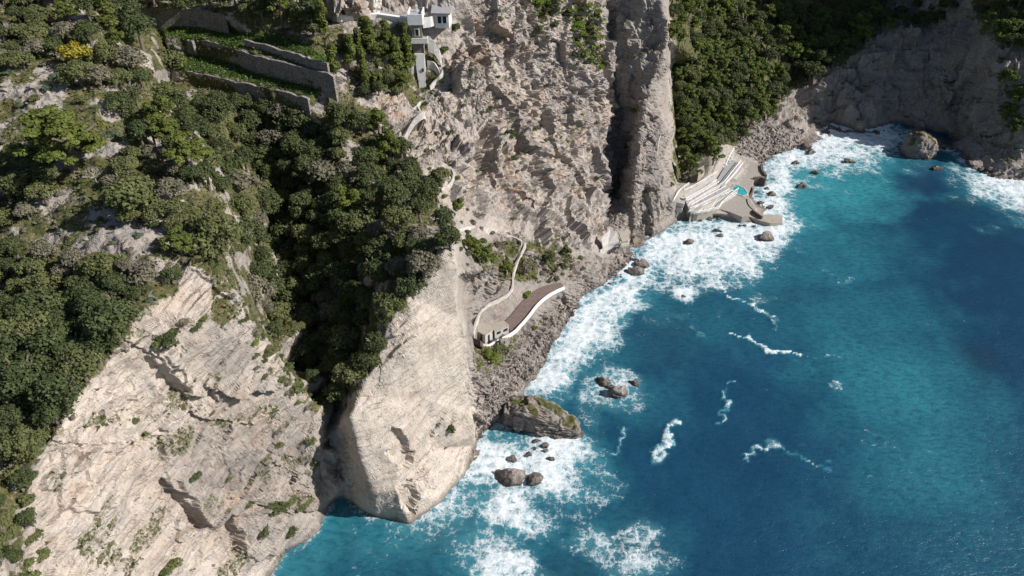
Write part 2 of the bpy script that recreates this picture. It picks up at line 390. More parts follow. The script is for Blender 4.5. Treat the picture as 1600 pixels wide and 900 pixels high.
BENCH = mask([[(742,680),(727,580),(719,500),(716,400),(780,360),(900,400),(1000,400),(960,440),(880,520),(800,640)]], 3)
disp += BENCH*(1-M_C)*(1-M_B)*(.9*fLv+.7*fM+.35*fS+.6*rib+.5*fbC)
NOTCH = [([(222,556),(238,560),(272,588),(290,612),(262,618),(232,592)],1.6),([(245,742),(264,760),(292,790),(324,824),(322,836),(285,827),(262,802),(250,770)],2.2),([(343,824),(352,798),(378,830),(378,872),(362,864)],2.2),
 ([(242,693),(252,690),(258,712),(252,722),(243,716)],1.3),([(205,640),(222,622),(225,627),(208,645)],.8),([(128,845),(148,836),(146,850),(132,868)],1.4),([(312,600),(330,605),(340,625),(332,628)],1.2),
 ([(608,664),(625,668),(640,700),(648,724),(640,738),(618,722),(603,706),(616,694)],1.7),([(625,768),(645,745),(650,770),(645,803),(628,797)],2.0),
 ([(470,740),(500,690),(516,700),(512,760),(490,780)],1.0),([(712,272),(735,245),(748,205),(772,188),(764,230),(768,258),(745,292),(725,304)],2.6),([(755,172),(800,160),(802,186),(770,192)],1.8),
 ([(818,128),(840,132),(838,190),(822,185)],1.6),([(888,140),(915,146),(918,175),(895,172)],1.4),([(788,40),(800,40),(806,130),(790,128)],1.5),([(855,100),(868,95),(875,130),(860,138)],1.2),
 ([(940,190),(952,170),(955,340),(944,345)],3.5),([(1005,300),(1016,290),(1018,365),(1006,372)],2.0),([(955,170),(1000,165),(985,230),(957,300)],1.4),
 ([(845,355),(858,340),(872,378),(858,385)],1.6),([(812,262),(830,256),(840,300),(820,312)],1.8),([(868,215),(884,210),(890,262),(872,270)],1.5),([(742,95),(758,90),(764,140),(748,150)],1.6),
 ([(243,552),(290,528),(335,515),(392,548),(420,600),(372,612),(286,612)],-1.7),([(264,748),(330,705),(400,690),(480,735),(488,790),(400,800),(326,828)],-1.5),([(165,515),(232,478),(248,500),(238,530),(180,548)],-1.2),([(378,800),(470,790),(495,820),(440,860),(382,870)],-1.3),([(100,700),(200,690),(240,745),(150,800),(90,790)],-.9),
 ([(768,196),(800,172),(880,150),(948,150),(952,345),(905,385),(800,340),(770,270)],-2.4),([(802,62),(850,52),(940,100),(945,150),(835,128)],-1.8),([(712,60),(758,64),(756,150),(735,198),(700,170)],-1.8),([(640,235),(700,215),(735,240),(715,280),(700,330),(668,290)],-1.0),([(1205,170),(1230,150),(1225,200),(1200,200)],1.0)]
for poly, dpt in NOTCH:
    c = np.array(poly, float); x0, y0 = c.min(0)-14; x1, y1 = c.max(0)+14
    x0 -= 10; y0 -= 10; x1 += 10; y1 += 10; i0, i1 = int((x0+160)/STEP), int((x1+160)/STEP)+1; j0, j1 = int((y0+160)/STEP), int((y1+160)/STEP)+1
    sx = GX[j0:j1, i0:i1]; sy = GY[j0:j1, i0:i1]; wv = 6*fbm(NP[j0:j1, i0:i1]/2.2, 4)
    d = polydist(sx, sy, poly, True)*np.where(inpoly(sx, sy, poly), 1, -1)+wv
    disp[j0:j1, i0:i1] -= dpt*sstep(-1.0, 2.5, d) if dpt > 0 else dpt*sstep(-1.5, 3.0, d+10*fbm(NP[j0:j1, i0:i1]/6., 3))*(.75+.5*fbm(NP[j0:j1, i0:i1]/8+3, 2))
# keep the built ledges level, hold the shoreline roughly where it was surveyed
disp *= 1-.95*TERR
STAIRS = mask([[(825,378),(823,398),(813,417),(807,432),(801,455),(784,472),(765,485),(749,502),(741,516),(740,530),(730,528),(731,511),(740,495),(756,478),(776,464),(790,449),(796,430),(802,412),(812,395),(817,379)]], 1)
disp -= 2.8*STAIRS
disp *= .35+.65*sstep(-1, 6, P0[..., 2])
facing = np.abs((N0*D_).sum(-1))/np.linalg.norm(D_, axis=-1); disp *= .15+.85*sstep(.06, .34, facing)
TG = mask([[(255,85),(320,88),(500,138),(486,150),(370,122),(255,103)],[(255,34),(350,44),(470,66),(515,92),(516,110),(400,80),(255,55)]], 2)
disp *= 1-.8*TG
PV = P0+N0*disp[..., None]
NV = gnormal(PV); fl = (NV*D_).sum(-1) > 0; NV[fl] *= -1
NS = gnormal(np.stack([blur(PV[..., k], 2.0) for k in range(3)], -1)); fl = (NS*D_).sum(-1) > 0; NS[fl] *= -1
# vegetation cover of the ground (0 bare rock .. 1 grass and scrub)
VEGP = [[(-160,-160),(510,-160),(515,110),(560,150),(640,250),(700,330),(714,372),(690,398),(640,460),(612,490),(590,560),(562,620),(545,645),(520,640),(470,600),(425,545),(385,490),(352,440),(312,400),(272,455),(235,485),(170,560),(120,620),(60,720),(40,800),(40,1100),(-160,1100)],
 [(1044,-160),(1420,-160),(1380,30),(1340,80),(1230,140),(1190,190),(1150,230),(1110,245),(1075,300),(1050,280)],[(1460,-160),(1600,-160),(1600,60),(1540,60)],[(730,415),(800,370),(870,385),(900,400),(860,440),(800,450),(770,430)],
 [(735,545),(800,520),(790,560),(760,590),(738,580)],[(520,40),(640,45),(640,150),(560,150)]]
veg = mask(VEGP, 4)
GREENC = mask([[(890,10),(945,20),(946,110),(925,115),(880,60)],[(640,60),(700,60),(700,130),(660,180),(640,170)],[(380,490),(440,540),(500,610),(510,650),(470,640),(420,590)],[(300,400),(345,420),(370,480),(350,520),(310,470)],[(820,0),(880,0),(880,40),(830,40)]], 4)
veg = np.clip(veg+.75*GREENC+.35*M_SH*0, 0, 1)
nz = NV[..., 2]
vegv = np.clip(veg*(.62+.9*fbm(NP/5., 3))*sstep(.15, .55, NS[..., 2]+.35*veg), 0, 1)
ledge = sstep(.72, .92, nz)*sstep(-.1, .5, fbm(NP/9+3, 3))*np.maximum.reduce([.4*M_A, .1*M_B, .55*M_C, .5*M_D, .6*M_F])
M_E = mask([[(1044,-160),(1420,-160),(1380,30),(1340,80),(1230,140),(1190,190),(1110,240),(1062,250)],[(1500,-160),(1700,-160),(1700,70),(1550,60)]], 4)
vegv = np.clip(np.maximum.reduce([vegv, ledge, .85*M_E, .38*M_A*sstep(.15, .55, fbm(NP/6+41, 4))])*(1-TERR), 0, 1)
DRY = mask([[(40,300),(270,300),(300,350),(290,400),(250,425),(100,410),(20,380)],[(60,60),(110,90),(120,170),(60,190),(-20,180),(-20,110),(30,110)]], 8); vegv *= 1-.42*DRY
grassv = np.clip(TG*1.2, 0, 1)
HX, HY, HD = GX, GY, T
def gi(px, py):
    return (int(np.clip(round((py+160)/STEP), 0, len(gy)-1)), int(np.clip(round((px+160)/STEP), 0, len(gx)-1)))
def hit(px, py): return Vector(PV[gi(px, py)])
def hitn(px, py): return Vector(NS[gi(px, py)])
# world-space colour zones of the rock (stone tints, and regions set darker)
orange = np.clip(fbm(NP/12+31, 3)*1.3+.15, 0, 1)*(.45*M_A+.35*M_B+.9*M_C)
pale = np.clip(1.0*M_B+.8*M_A+.25*M_C, 0, 1)
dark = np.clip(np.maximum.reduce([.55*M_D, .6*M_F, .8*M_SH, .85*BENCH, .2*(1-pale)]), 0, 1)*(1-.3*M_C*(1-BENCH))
GREYA = mask([[(395,560),(520,640),(520,790),(430,880),(330,830),(250,740),(300,650),(390,620)],[(285,530),(390,530),(390,590),(300,600)]], 10)
cream = np.clip(1.0*M_B+M_A*(.6+.5*fbm(NP/22+3, 2)-.75*GREYA)+.15*M_C, 0, 1)
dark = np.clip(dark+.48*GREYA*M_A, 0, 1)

rk = NT('limestone'); P = rk.pos()
nb = rk.noise(.09, 5, .6, P); nm = rk.noise(.45, 6, .65, P); nf = rk.noise(2.6, 6, .7, P)
mA = rk.mapping(P, rot=(0, math.radians(38), 0), scale=(.10, .10, 1.5)); sA = rk.noise(1.0, 6, .62, mA, dist=.5)
mA2 = rk.mapping(P, rot=(0, math.radians(38), 0), scale=(.25, .25, 5)); sA2 = rk.noise(1.0, 5, .65, mA2, dist=.4)
mV = rk.mapping(P, scale=(1.2, 1.2, .13)); sV = rk.noise(.8, 5, .65, mV, dist=.3)
c = rk.mix(rk.ramp(nb, [(.38, 0), (.62, 1)]), (.49, .425, .37, 1), (.385, .35, .325, 1))
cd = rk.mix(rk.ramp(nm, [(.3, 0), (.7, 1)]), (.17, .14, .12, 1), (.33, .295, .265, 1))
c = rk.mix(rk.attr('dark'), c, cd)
c = rk.mix(rk.math('MULTIPLY', rk.attr('cream'), .78), c, rk.mix(nm, (.53, .465, .395, 1), (.64, .575, .50, 1)))
c = rk.mix(rk.math('MULTIPLY', rk.attr('orange'), rk.ramp(nm, [(.42, 0), (.62, 1)])), c, (.44, .29, .185, 1))
c = rk.mix(rk.math('MULTIPLY', rk.ramp(sA, [(.36, 1), (.46, 0)]), .5), c, (.22, .19, .165, 1))
c = rk.mix(rk.math('MULTIPLY', rk.ramp(sA2, [(.56, 0), (.70, 1)]), .45), c, (.62, .56, .48, 1))
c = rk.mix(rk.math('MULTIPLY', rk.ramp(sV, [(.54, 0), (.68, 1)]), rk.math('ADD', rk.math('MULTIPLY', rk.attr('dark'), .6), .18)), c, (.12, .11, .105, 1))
c = rk.mix(rk.math('MULTIPLY', rk.ramp(nf, [(.30, 1), (.46, 0)]), .45), c, (.17, .15, .13, 1))
def crack(n_, w_): return rk.ramp(rk.math('ABSOLUTE', rk.math('SUBTRACT', n_, .5)), [(0, 1), (w_, 0)])
mK = rk.mapping(P, rot=(0, math.radians(38), 0), scale=(.10, .14, .62)); kA = crack(rk.noise(1.0, 3, .55, mK, dist=.25), .012)
mK2 = rk.mapping(P, rot=(0, math.radians(-40), math.radians(12)), scale=(.10, .2, .5)); kB = crack(rk.noise(1.0, 4, .6, mK2, dist=.5), .010)
kC = crack(rk.noise(1.0, 4, .6, rk.mapping(P, scale=(.55, .5, .12)), dist=.6), .013); kD = crack(rk.noise(1.0, 3, .6, rk.mapping(P, scale=(.1, .1, .6)), dist=.3), .012)
patch = rk.ramp(nb, [(.42, 0), (.55, 1)]); patch2 = rk.ramp(rk.noise(.13, 4, .6, P), [(.45, .15), (.6, 1)])
c = rk.mix(rk.math('MULTIPLY', kA, rk.math('MULTIPLY', patch2, .85)), c, (.085, .07, .06, 1))
c = rk.mix(rk.math('MULTIPLY', kB, rk.math('MULTIPLY', patch, .75)), c, (.085, .07, .06, 1))
c = rk.mix(rk.math('MULTIPLY', kC, rk.math('MULTIPLY', rk.attr('ribs'), .7)), c, (.07, .058, .05, 1))
c = rk.mix(rk.math('MULTIPLY', kD, rk.math('MULTIPLY', rk.attr('ribs'), .5)), c, (.07, .058, .05, 1))
# grey weathered skin over the cream stone
c = rk.mix(rk.math('MULTIPLY', rk.ramp(rk.noise(.22, 6, .7, rk.mapping(P, rot=(0, math.radians(38), 0), scale=(.6, .6, 1.6)), dist=.4), [(.47, 0), (.6, 1)]), rk.math('SUBTRACT', .6, rk.math('MULTIPLY', rk.attr('cream'), .38))), c, (.285, .265, .25, 1))
rust = rk.ramp(rk.noise(.28, 6, .72, P, dist=.6), [(.60, 0), (.70, 1)])
c = rk.mix(rk.math('MULTIPLY', rust, rk.math('ADD', rk.math('MULTIPLY', rk.attr('ribs'), .35), .38)), c, (.36, .215, .125, 1))
stain = rk.ramp(rk.noise(.6, 6, .7, rk.mapping(P, scale=(.9, .9, .12)), dist=.4), [(.55, 0), (.68, 1)])
c = rk.mix(rk.math('MULTIPLY', stain, .42), c, (.15, .14, .135, 1))
# scrub, dry grass, soil
vn = rk.noise(.8, 6, .7, P); vf = rk.noise(5, 5, .75, P)
gcol = rk.ramp(vn, [(.25, (.035, .05, .014)), (.42, (.075, .09, .026)), (.54, (.13, .115, .05)), (.66, (.24, .20, .125)), (.8, (.34, .30, .24))])
gcol = rk.mix(rk.ramp(vf, [(.32, 1), (.52, 0)]), gcol, (.035, .042, .018, 1))
vm = rk.math('MULTIPLY', rk.attr('veg'), 1.9)
vm = rk.ramp(rk.math('ADD', vm, rk.math('MULTIPLY', rk.math('SUBTRACT', rk.noise(1.3, 8, .78, P), .58), 3.0)), [(.35, 0), (.6, 1)])
c = rk.mix(vm, c, gcol)
gr = rk.mix(rk.ramp(rk.noise(.5, 5, .7, P), [(.35, 0), (.65, 1)]), (.03, .065, .010, 1), (.085, .13, .022, 1))
c = rk.mix(rk.math('MULTIPLY', rk.attr('grass'), rk.ramp(vf, [(.28, .55), (.4, 1)])), c, gr)
# the wet band above the waves
sz = rk.n('SeparateXYZ', {0: P}).outputs[2]
wet = rk.ramp(rk.math('ADD', rk.math('MULTIPLY', sz, .16), rk.math('MULTIPLY', nm, .35)), [(.20, 1), (.44, 0)])
c = rk.mix(rk.math('MULTIPLY', wet, .75), c, (.075, .055, .043, 1))
rk.base(c, .88, .25)
hh = rk.math('ADD', rk.math('MULTIPLY', nf, .5), rk.math('ADD', rk.math('MULTIPLY', nm, .9), rk.math('MULTIPLY', sA2, .5)))
rk.bump(hh, .9, .45)
ROCK = rk.m

nr, nc = GX.shape; idx = np.arange(nr*nc).reshape(nr, nc)
Q = np.stack([idx[:-1, :-1], idx[1:, :-1], idx[1:, 1:], idx[:-1, 1:]], -1).reshape(-1, 4)
zf = PV.reshape(-1, 3)[:, 2][Q].max(1); cxq = GX.ravel()[Q].mean(1); cyq = GY.ravel()[Q].mean(1)
keep = (zf > -4.0); Q = Q[keep]; cxq = cxq[keep]; cyq = cyq[keep]
ribs = np.clip(M_C+M_D+.6*M_F, 0, 1)
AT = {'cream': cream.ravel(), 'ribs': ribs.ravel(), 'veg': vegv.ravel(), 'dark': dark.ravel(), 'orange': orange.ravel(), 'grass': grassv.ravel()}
PILL = [(946,-160),(1042,-160),(1049,200),(1064,346),(1000,410),(975,400),(955,375),(944,350)]
HEAD_L = [(250,-160),(-160,-160),(-160,1100),(380,1100),(440,880),(520,800),(510,690),(500,640),(425,545),(352,440),(352,350),(260,200),(245,100)]
HEAD_M = [(714,372),(690,398),(640,460),(612,490),(590,560),(562,620),(545,645),(520,660),(510,690),(520,800),(640,840),(780,720),(742,680),(727,580),(719,500),(716,430)]
FARC = [(1190,-160),(1760,-160),(1760,330),(1400,250),(1262,235),(1200,190)]
reg = np.zeros(len(Q), int)
for k, poly in enumerate([HEAD_L, HEAD_M, PILL, FARC]): reg[(reg == 0) & inpoly(cxq, cyq, poly)] = k+1
NAMES = [('cliff_terrain', 'pale ragged main sea cliff with the wooded gorge and terraced slope'), ('headland', 'scrub covered headland with a banded pale cliff falling to the sea, left of the gorge'),
 ('cliff_headland', 'smooth cream rock face of the middle headland below the wooded gorge'), ('rock_pillar', 'tall grey vertical rock buttress beside the bathing terrace'), ('bay_cliff', 'shaded grey cliffs round the small beach at the back of the bay')]
VF = PV.reshape(-1, 3)
for k, (nm_, lb) in enumerate(NAMES):
    q = Q[reg == k]; u, inv = np.unique(q, return_inverse=True)
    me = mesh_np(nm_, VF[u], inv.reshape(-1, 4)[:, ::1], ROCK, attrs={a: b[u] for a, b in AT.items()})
    tag(link(nm_, me), lb, 'cliff', kind='structure')

# the headland that goes on beyond the bay's far corner: same rock, scrub on top
u_ = np.linspace(0, 1, 90); v_ = np.linspace(0, 1, 60); U, Vv = np.meshgrid(u_, v_)
bx = 190+U*170; by = 214+Vv*260-U*30
hz = 150*sstep(0, .35, U)*(sstep(0, .10, Vv)*.48+.52*sstep(.12, .30, Vv)); hx = bx; hy = by
HP = np.stack([hx, hy, hz-1], -1); HP[..., 2] += 7*ridged(HP/30, 4)*sstep(0, .12, U); HP[..., 0] += 5*fbm(HP/18+4, 3)
i2 = np.arange(HP.shape[0]*HP.shape[1]).reshape(HP.shape[:2]); q2 = np.stack([i2[:-1, :-1], i2[:-1, 1:], i2[1:, 1:], i2[1:, :-1]], -1).reshape(-1, 4)
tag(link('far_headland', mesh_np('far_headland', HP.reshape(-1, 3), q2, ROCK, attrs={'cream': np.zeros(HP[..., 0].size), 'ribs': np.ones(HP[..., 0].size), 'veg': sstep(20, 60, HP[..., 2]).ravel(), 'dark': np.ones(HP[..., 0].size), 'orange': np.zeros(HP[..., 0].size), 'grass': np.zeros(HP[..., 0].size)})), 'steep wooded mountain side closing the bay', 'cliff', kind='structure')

# ------------------------------------------------------------------ the sea
def axis(a, b, s, far, g=1.25):
    m = list(np.arange(a, b+s, s)); d = s; x = m[-1]; r = []
    while x < far[1]: d *= g; x += d; r.append(x)
    d = s; x = m[0]; l = []
    while x > far[0]: d *= g; x -= d; l.append(x)
    return np.array(l[::-1]+m+r)
sx_ = axis(-60, 215, .62, (-4000, 4000)); sy_ = axis(52, 290, .62, (-2500, 4000))
SX, SY = np.meshgrid(sx_, sy_); SP = np.stack([SX, SY, np.zeros_like(SX)], -1)
SW = ptz(np.array([p[0] for p in SHORE]), np.array([p[1] for p in SHORE]))[:, :2]
dsh = polydist(SX, SY, [tuple(p) for p in SW])
def blob(px, py, rx, ry, ang=0, soft=.35, warpn=None):
    """soft ellipse drawn on the water in metres, sized from its survey footprint"""
    c = ptz(px, py)[:2]; ax = ptz(px+1, py)[:2]-c; ay = ptz(px, py+1)[:2]-c; J = np.linalg.inv(np.array([ax, ay]).T)
    q = np.stack([SX-c[0], SY-c[1]], -1)@J.T; a = math.radians(ang); ca, sa = math.cos(a), math.sin(a)
    u = (q[..., 0]*ca+q[..., 1]*sa)/rx; v = (-q[..., 0]*sa+q[..., 1]*ca)/ry
    r = np.hypot(u, v); r = r*(1+.35*(wn if warpn is None else warpn)); return 1-sstep(1-soft, 1+soft, r)
def stroke(pts, wpx, soft=.5):
    W_ = [tuple(ptz(x, y)[:2]) for x, y in pts]; k = .78*wpx*float(project(ptz(*pts[len(pts)//2]))[2])/F
    d = polydist(SX+2.2*wn2, SY+2.2*wn3, W_)*(1+.8*wn2)
    return 1-sstep(k*(1-soft), k*(1+soft), d)
wn = fbm(SP/9., 3); wn2 = fbm(SP/4., 3); wn3 = fbm(SP/4.+31, 3)
foam = np.zeros(SX.shape); turq = foam.copy(); deep_and_shade = foam.copy(); green = foam.copy()
def fm(a, k): 
    global foam
    foam = np.maximum(foam, a*k)
# surf along the shore, width by place
SURF = [(440,880,10,.35,6),(540,800,18,.55,4),(545,830,20,.30,0),(660,815,20,.55,0),(720,785,45,.85,-40),(770,720,60,1,-20),(840,735,85,.95,5),(800,800,60,.9,30),(760,850,70,.75,0),(790,885,50,.9,0),(870,700,60,.9,10),
 (700,820,60,.5,0),(860,590,50,1,-30),(900,540,60,1,-50),(930,500,70,1,-40),(965,470,48,.95,-25),(960,604,56,.87,10),(1000,420,42,.95,-25),(1045,385,52,1,-15),(1090,390,90,1,0),(1150,380,80,.95,-10),(1170,410,30,.9,60),(1200,360,50,1,-20),
 (1210,310,40,1,80),(1220,275,34,.95,60),(1240,250,30,1,0),(1300,216,80,1,-3),(1370,214,50,.9,5),(1290,232,50,.8,-10),(1070,458,25,.93,0),(1560,285,50,.95,8),(1620,290,70,.9,0),(1500,268,40,.45,20),(1440,248,40,.35,0),
 (935,850,42,.87,35),(1000,835,36,.86,0),(990,880,46,.87,0),(880,850,20,.4,0),(1030,500,40,.28,0),(920,650,40,.42,60),(880,790,70,.38,0),(620,860,70,.30,0),(560,855,50,.34,0),(1180,340,50,.9,0),(1130,420,50,.5,20),(1240,350,25,.5,60),(1230,300,30,.7,70)]
for x, y, r, k, a in SURF: fm(blob(x, y, r, r*.62, a, .75), k*.9 if k < .88 else 1.13)
fm((1-sstep(1.0, 5.5+2.5*wn, dsh))*sstep(0, 40, SX+45), .8)
fm((1-sstep(.5, 2.5, dsh)), .55)
for pts, w_, k in [([(1115,445),(1140,462),(1170,473),(1195,490)],4.5,.95),([(1195,490),(1215,505),(1210,512)],6,.5),([(1148,520),(1180,535),(1205,550),(1262,556)],5,1),([(1262,556),(1300,560),(1318,565)],4,.5),([(1250,565),(1280,580)],4,.4),
   ([(1052,650),(1048,670),(1038,695),(1022,722)],7,.9),([(1143,592),(1135,612),(1128,635),(1122,665)],3.5,.7),([(1165,708),(1195,698),(1215,693)],6,.75),([(1195,690),(1240,710),(1290,728)],5,.55),([(1345,690),(1400,700),(1450,700)],6,.35),([(1360,672),(1400,700),(1425,750)],4,.36),
   ([(955,700),(972,688),(965,672)],3,.6),([(930,720),(955,700)],4,.5),([(1085,515),(1090,520)],6,.5),([(1280,420),(1325,440)],6,.35),([(1310,440),(1330,436)],3,.6),([(1490,262),(1530,270)],4,.6),([(1320,365),(1370,380)],5,.3),([(1300,600),(1302,610)],3,.5),([(1355,745),(1350,750)],3,.5)]:
    fm(stroke(pts, w_), k)
for x, y, rx, ry, k, a in [(1270,270,70,45,1,0),(1350,250,60,32,.9,0),(1250,310,60,60,.9,20),(1330,300,70,50,.85,0),(1290,380,110,70,.62,10),(1200,430,70,60,.55,0),(1150,400,70,40,.8,0),(1400,600,150,80,.75,25),(1460,700,120,120,.55,40),(1200,330,60,60,.9,0),(1250,500,90,60,.35,0),(1340,500,130,60,.5,0),
   (760,850,110,55,.72,0),(620,860,110,50,.42,0),(540,830,50,50,.2,0),(900,720,60,50,.7,0),(930,560,80,60,.55,0),(980,620,60,40,.5,0),(1100,500,70,50,.35,0),(880,800,90,60,.3,0),(960,850,80,50,.6,0),(1000,450,80,40,.7,0),(1500,780,200,130,.28,30),(1560,300,60,20,.7,0),(470,880,60,40,.4,0),(1070,460,50,26,.5,0)]:
    turq = np.maximum(turq, blob(x, y, rx, ry, a, .8)*(k if (x > 1140 and y < 345) else k*.66))
turq = np.maximum(turq, .5*(1-sstep(3, 14, dsh)))
for x, y, rx, ry, k, a in [(1430,300,90,70,.7,-10),(1530,420,120,120,.6,0),(1560,550,70,120,.55,0),(1300,470,90,26,.35,0),(1150,560,120,30,.35,0),(1150,700,120,120,.3,0),(1580,800,60,120,.4,0),(1250,820,260,90,.3,0),(1030,560,60,50,.35,0)]:  # deeper blue water; the first patch also paints the shadow on the bay
    deep_and_shade = np.maximum(deep_and_shade, blob(x, y, rx, ry, a, .9)*k)
for x, y, rx, ry, k, a in [(1535,555,32,18,.8,20),(1505,318,28,12,.6,0),(1075,450,40,26,.5,0),(985,850,50,40,.6,0),(1220,460,30,18,.3,0),(900,880,60,20,.4,0),(1040,530,50,30,.3,0)]:
    green = np.maximum(green, blob(x, y, rx, ry, a, .8)*k)
aer = np.clip(np.maximum(turq, foam*.72), 0, 1)
swell = .22*pnoise(SP/9.)+.12*pnoise(SP/4.+7); near = 1-sstep(0, 60, dsh)
SPz = swell*(.6+.4*near)+foam*(.45*np.abs(fbm(SP/1.7, 3))+.1); farmask = (SX > -60) & (SX < 216) & (SY > 52) & (SY < 291)
SPz = np.where(farmask, SPz, 0)
# pale rock platforms and land lie over the sheet
SP[..., 2] = SPz-.05
wt = NT('sea_water'); P = wt.pos()
tq = wt.attr('turq'); fo_ = wt.attr('foam'); dp = wt.attr('deep_and_shade'); gn = wt.attr('shoal')
pn = wt.noise(.06, 4, .6, P); pn2 = wt.noise(.35, 5, .6, P)
c = wt.mix(wt.ramp(pn, [(.35, 0), (.65, 1)]), (.008, .050, .098, 1), (.011, .065, .120, 1))
c = wt.mix(dp, c, (.010, .036, .085, 1))
tm = wt.math('MULTIPLY', tq, wt.ramp(wt.math('ADD', wt.math('MULTIPLY', pn2, .5), wt.math('MULTIPLY', pn, .5)), [(.3, .55), (.65, 1)]))
c = wt.mix(tm, c, (.048, .300, .350, 1))
c = wt.mix(gn, c, (.014, .042, .070, 1))
wv1 = wt.mapping(P, rot=(0, 0, math.radians(25)), scale=(.55, 1.15, 1)); rn = wt.noise(.9, 5, .6, wv1, dist=.3); rn2 = wt.noise(3.2, 4, .6, wv1)
c = wt.mix(wt.math('MULTIPLY', wt.ramp(rn, [(.3, 1), (.55, 0)]), .55), c, (.004, .038, .080, 1))
# lace of the foam
wp = wt.n('VectorMath', {0: P, 1: wt.n('VectorMath', {0: wt.noise(.7, 4, .6, P, out=1), 'Scale': 2.4}, operation='SCALE').outputs[0]}, operation='ADD').outputs[0]
def vor(scale):
    v = wt.n('TexVoronoi', feature='DISTANCE_TO_EDGE'); wt.set(v, 'Vector', wp); v.inputs['Scale'].default_value = scale; return v.outputs[0]
v1 = wt.ramp(vor(.38), [(0, 0), (.32, 1)]); v2 = wt.ramp(vor(1.15), [(0, 0), (.36, 1)]); stw = wt.noise(.9, 6, .7, wt.mapping(P, rot=(0, 0, math.radians(-38)), scale=(.3, 1.5, 1)), dist=.8); fnz = wt.noise(1.4, 7, .75, P); fnb = wt.noise(.16, 4, .6, P)
pat = wt.math('ADD', wt.math('MULTIPLY', v1, .46), wt.math('ADD', wt.math('MULTIPLY', v2, .36), wt.math('ADD', wt.math('MULTIPLY', wt.math('SUBTRACT', wt.math('ADD', wt.math('MULTIPLY', fnz, .6), wt.math('MULTIPLY', stw, .4)), .46), 2.3), wt.math('MULTIPLY', wt.math('SUBTRACT', fnb, .5), 1.6))))
ff = wt.ramp(wt.math('SUBTRACT', wt.math('MULTIPLY', fo_, 1.16), pat), [(.20, 0), (.46, .42), (.86, 1)])
veil = wt.math('MULTIPLY', wt.ramp(wt.math('SUBTRACT', fo_, wt.math('MULTIPLY', wt.math('SUBTRACT', fnb, .3), .5)), [(.1, 0), (.9, .5)]), 1)
c = wt.mix(veil, c, (.11, .30, .35, 1))
stv = wt.noise(1.1, 6, .7, wt.mapping(wp, rot=(0, 0, math.radians(-38)), scale=(.35, 1.6, 1)))
fcol = wt.mix(wt.ramp(wt.math('ADD', wt.math('MULTIPLY', fnz, .5), wt.math('MULTIPLY', stv, .5)), [(.36, 0), (.6, 1)]), (.40, .52, .58, 1), (.82, .84, .86, 1))
c = wt.mix(ff, c, fcol)
wt.base(c, wt.math('ADD', wt.math('MULTIPLY', ff, .6), .22), .5)
wt.b.inputs['IOR'].default_value = 1.33
hgt = wt.math('ADD', wt.math('MULTIPLY', rn, .8), wt.math('ADD', wt.math('MULTIPLY', rn2, .3), wt.math('MULTIPLY', ff, .35)))
wt.bump(hgt, .65, .4)
ni, nj = SX.shape; i3 = np.arange(ni*nj).reshape(ni, nj); q3 = np.stack([i3[:-1, :-1], i3[:-1, 1:], i3[1:, 1:], i3[1:, :-1]], -1).reshape(-1, 4)
me = mesh_np('sea', SP.reshape(-1, 3), q3, wt.m, smooth=True, attrs={'turq': aer.ravel(), 'foam': foam.ravel(), 'deep_and_shade': deep_and_shade.ravel(), 'shoal': green.ravel()})
tag(link('sea', me), 'blue and turquoise sea with white surf breaking along the cliffs', 'sea', kind='structure')
# ------------------------------------------------------------------ plants
def leafmat(name, c0, c1, c2, tr=.25):
    k = NT(name); oi = k.n('ObjectInfo').outputs['Random']; ri = k.n('NewGeometry').outputs['Random Per Island']
    c = k.mix(oi, (*c0, 1), (*c1, 1)); c = k.mix(k.math('MULTIPLY', k.math('POWER', ri, 2.0), .75), c, (*c2, 1))
    c = k.mix(k.ramp(k.noise(.55, 3, .6, k.pos()), [(.35, .0), (.65, .4)]), c, (*[x*.62 for x in c0], 1))
    k.base(c, .75, .2)
    t = k.n('BsdfTranslucent'); k.set(t, 'Color', c); mx = k.n('MixShader'); k.set(mx, 0, tr)
    k.t.links.new(k.b.outputs[0], mx.inputs[1]); k.t.links.new(t.outputs[0], mx.inputs[2])
    k.t.links.new(mx.outputs[0], k.t.nodes['Material Output'].inputs[0]); return k.m
LM = {
 'oak': leafmat('leaves_dark', (.055, .076, .030), (.088, .112, .042), (.155, .175, .075)),
 'olive': leafmat('leaves_olive', (.105, .130, .045), (.145, .155, .060), (.22, .23, .105)),
 'pine': leafmat('needles', (.105, .135, .030), (.145, .175, .036), (.19, .215, .06)),
 'farpine': leafmat('needles_far', (.10, .135, .032), (.14, .18, .04), (.18, .21, .06)),
 'grey': leafmat('leaves_grey', (.155, .150, .10), (.20, .185, .13), (.29, .27, .20)),
 'yellow': leafmat('leaves_yellow', (.26, .23, .03), (.30, .26, .03), (.40, .34, .06)),
 'blue': leafmat('leaves_blue_green', (.085, .130, .080), (.10, .145, .085), (.15, .20, .13)),
 'grass': leafmat('grass_blades', (.050, .095, .018), (.06, .11, .02), (.11, .16, .04)),
 'lime': leafmat('leaves_bright', (.12, .20, .025), (.15, .22, .03), (.22, .28, .05)),
}
bk = NT('bark'); BARK = bk.base(bk.mix(bk.noise(2, 5, .7, bk.pos()), (.09, .07, .055, 1), (.22, .19, .16, 1)), .9, .2)
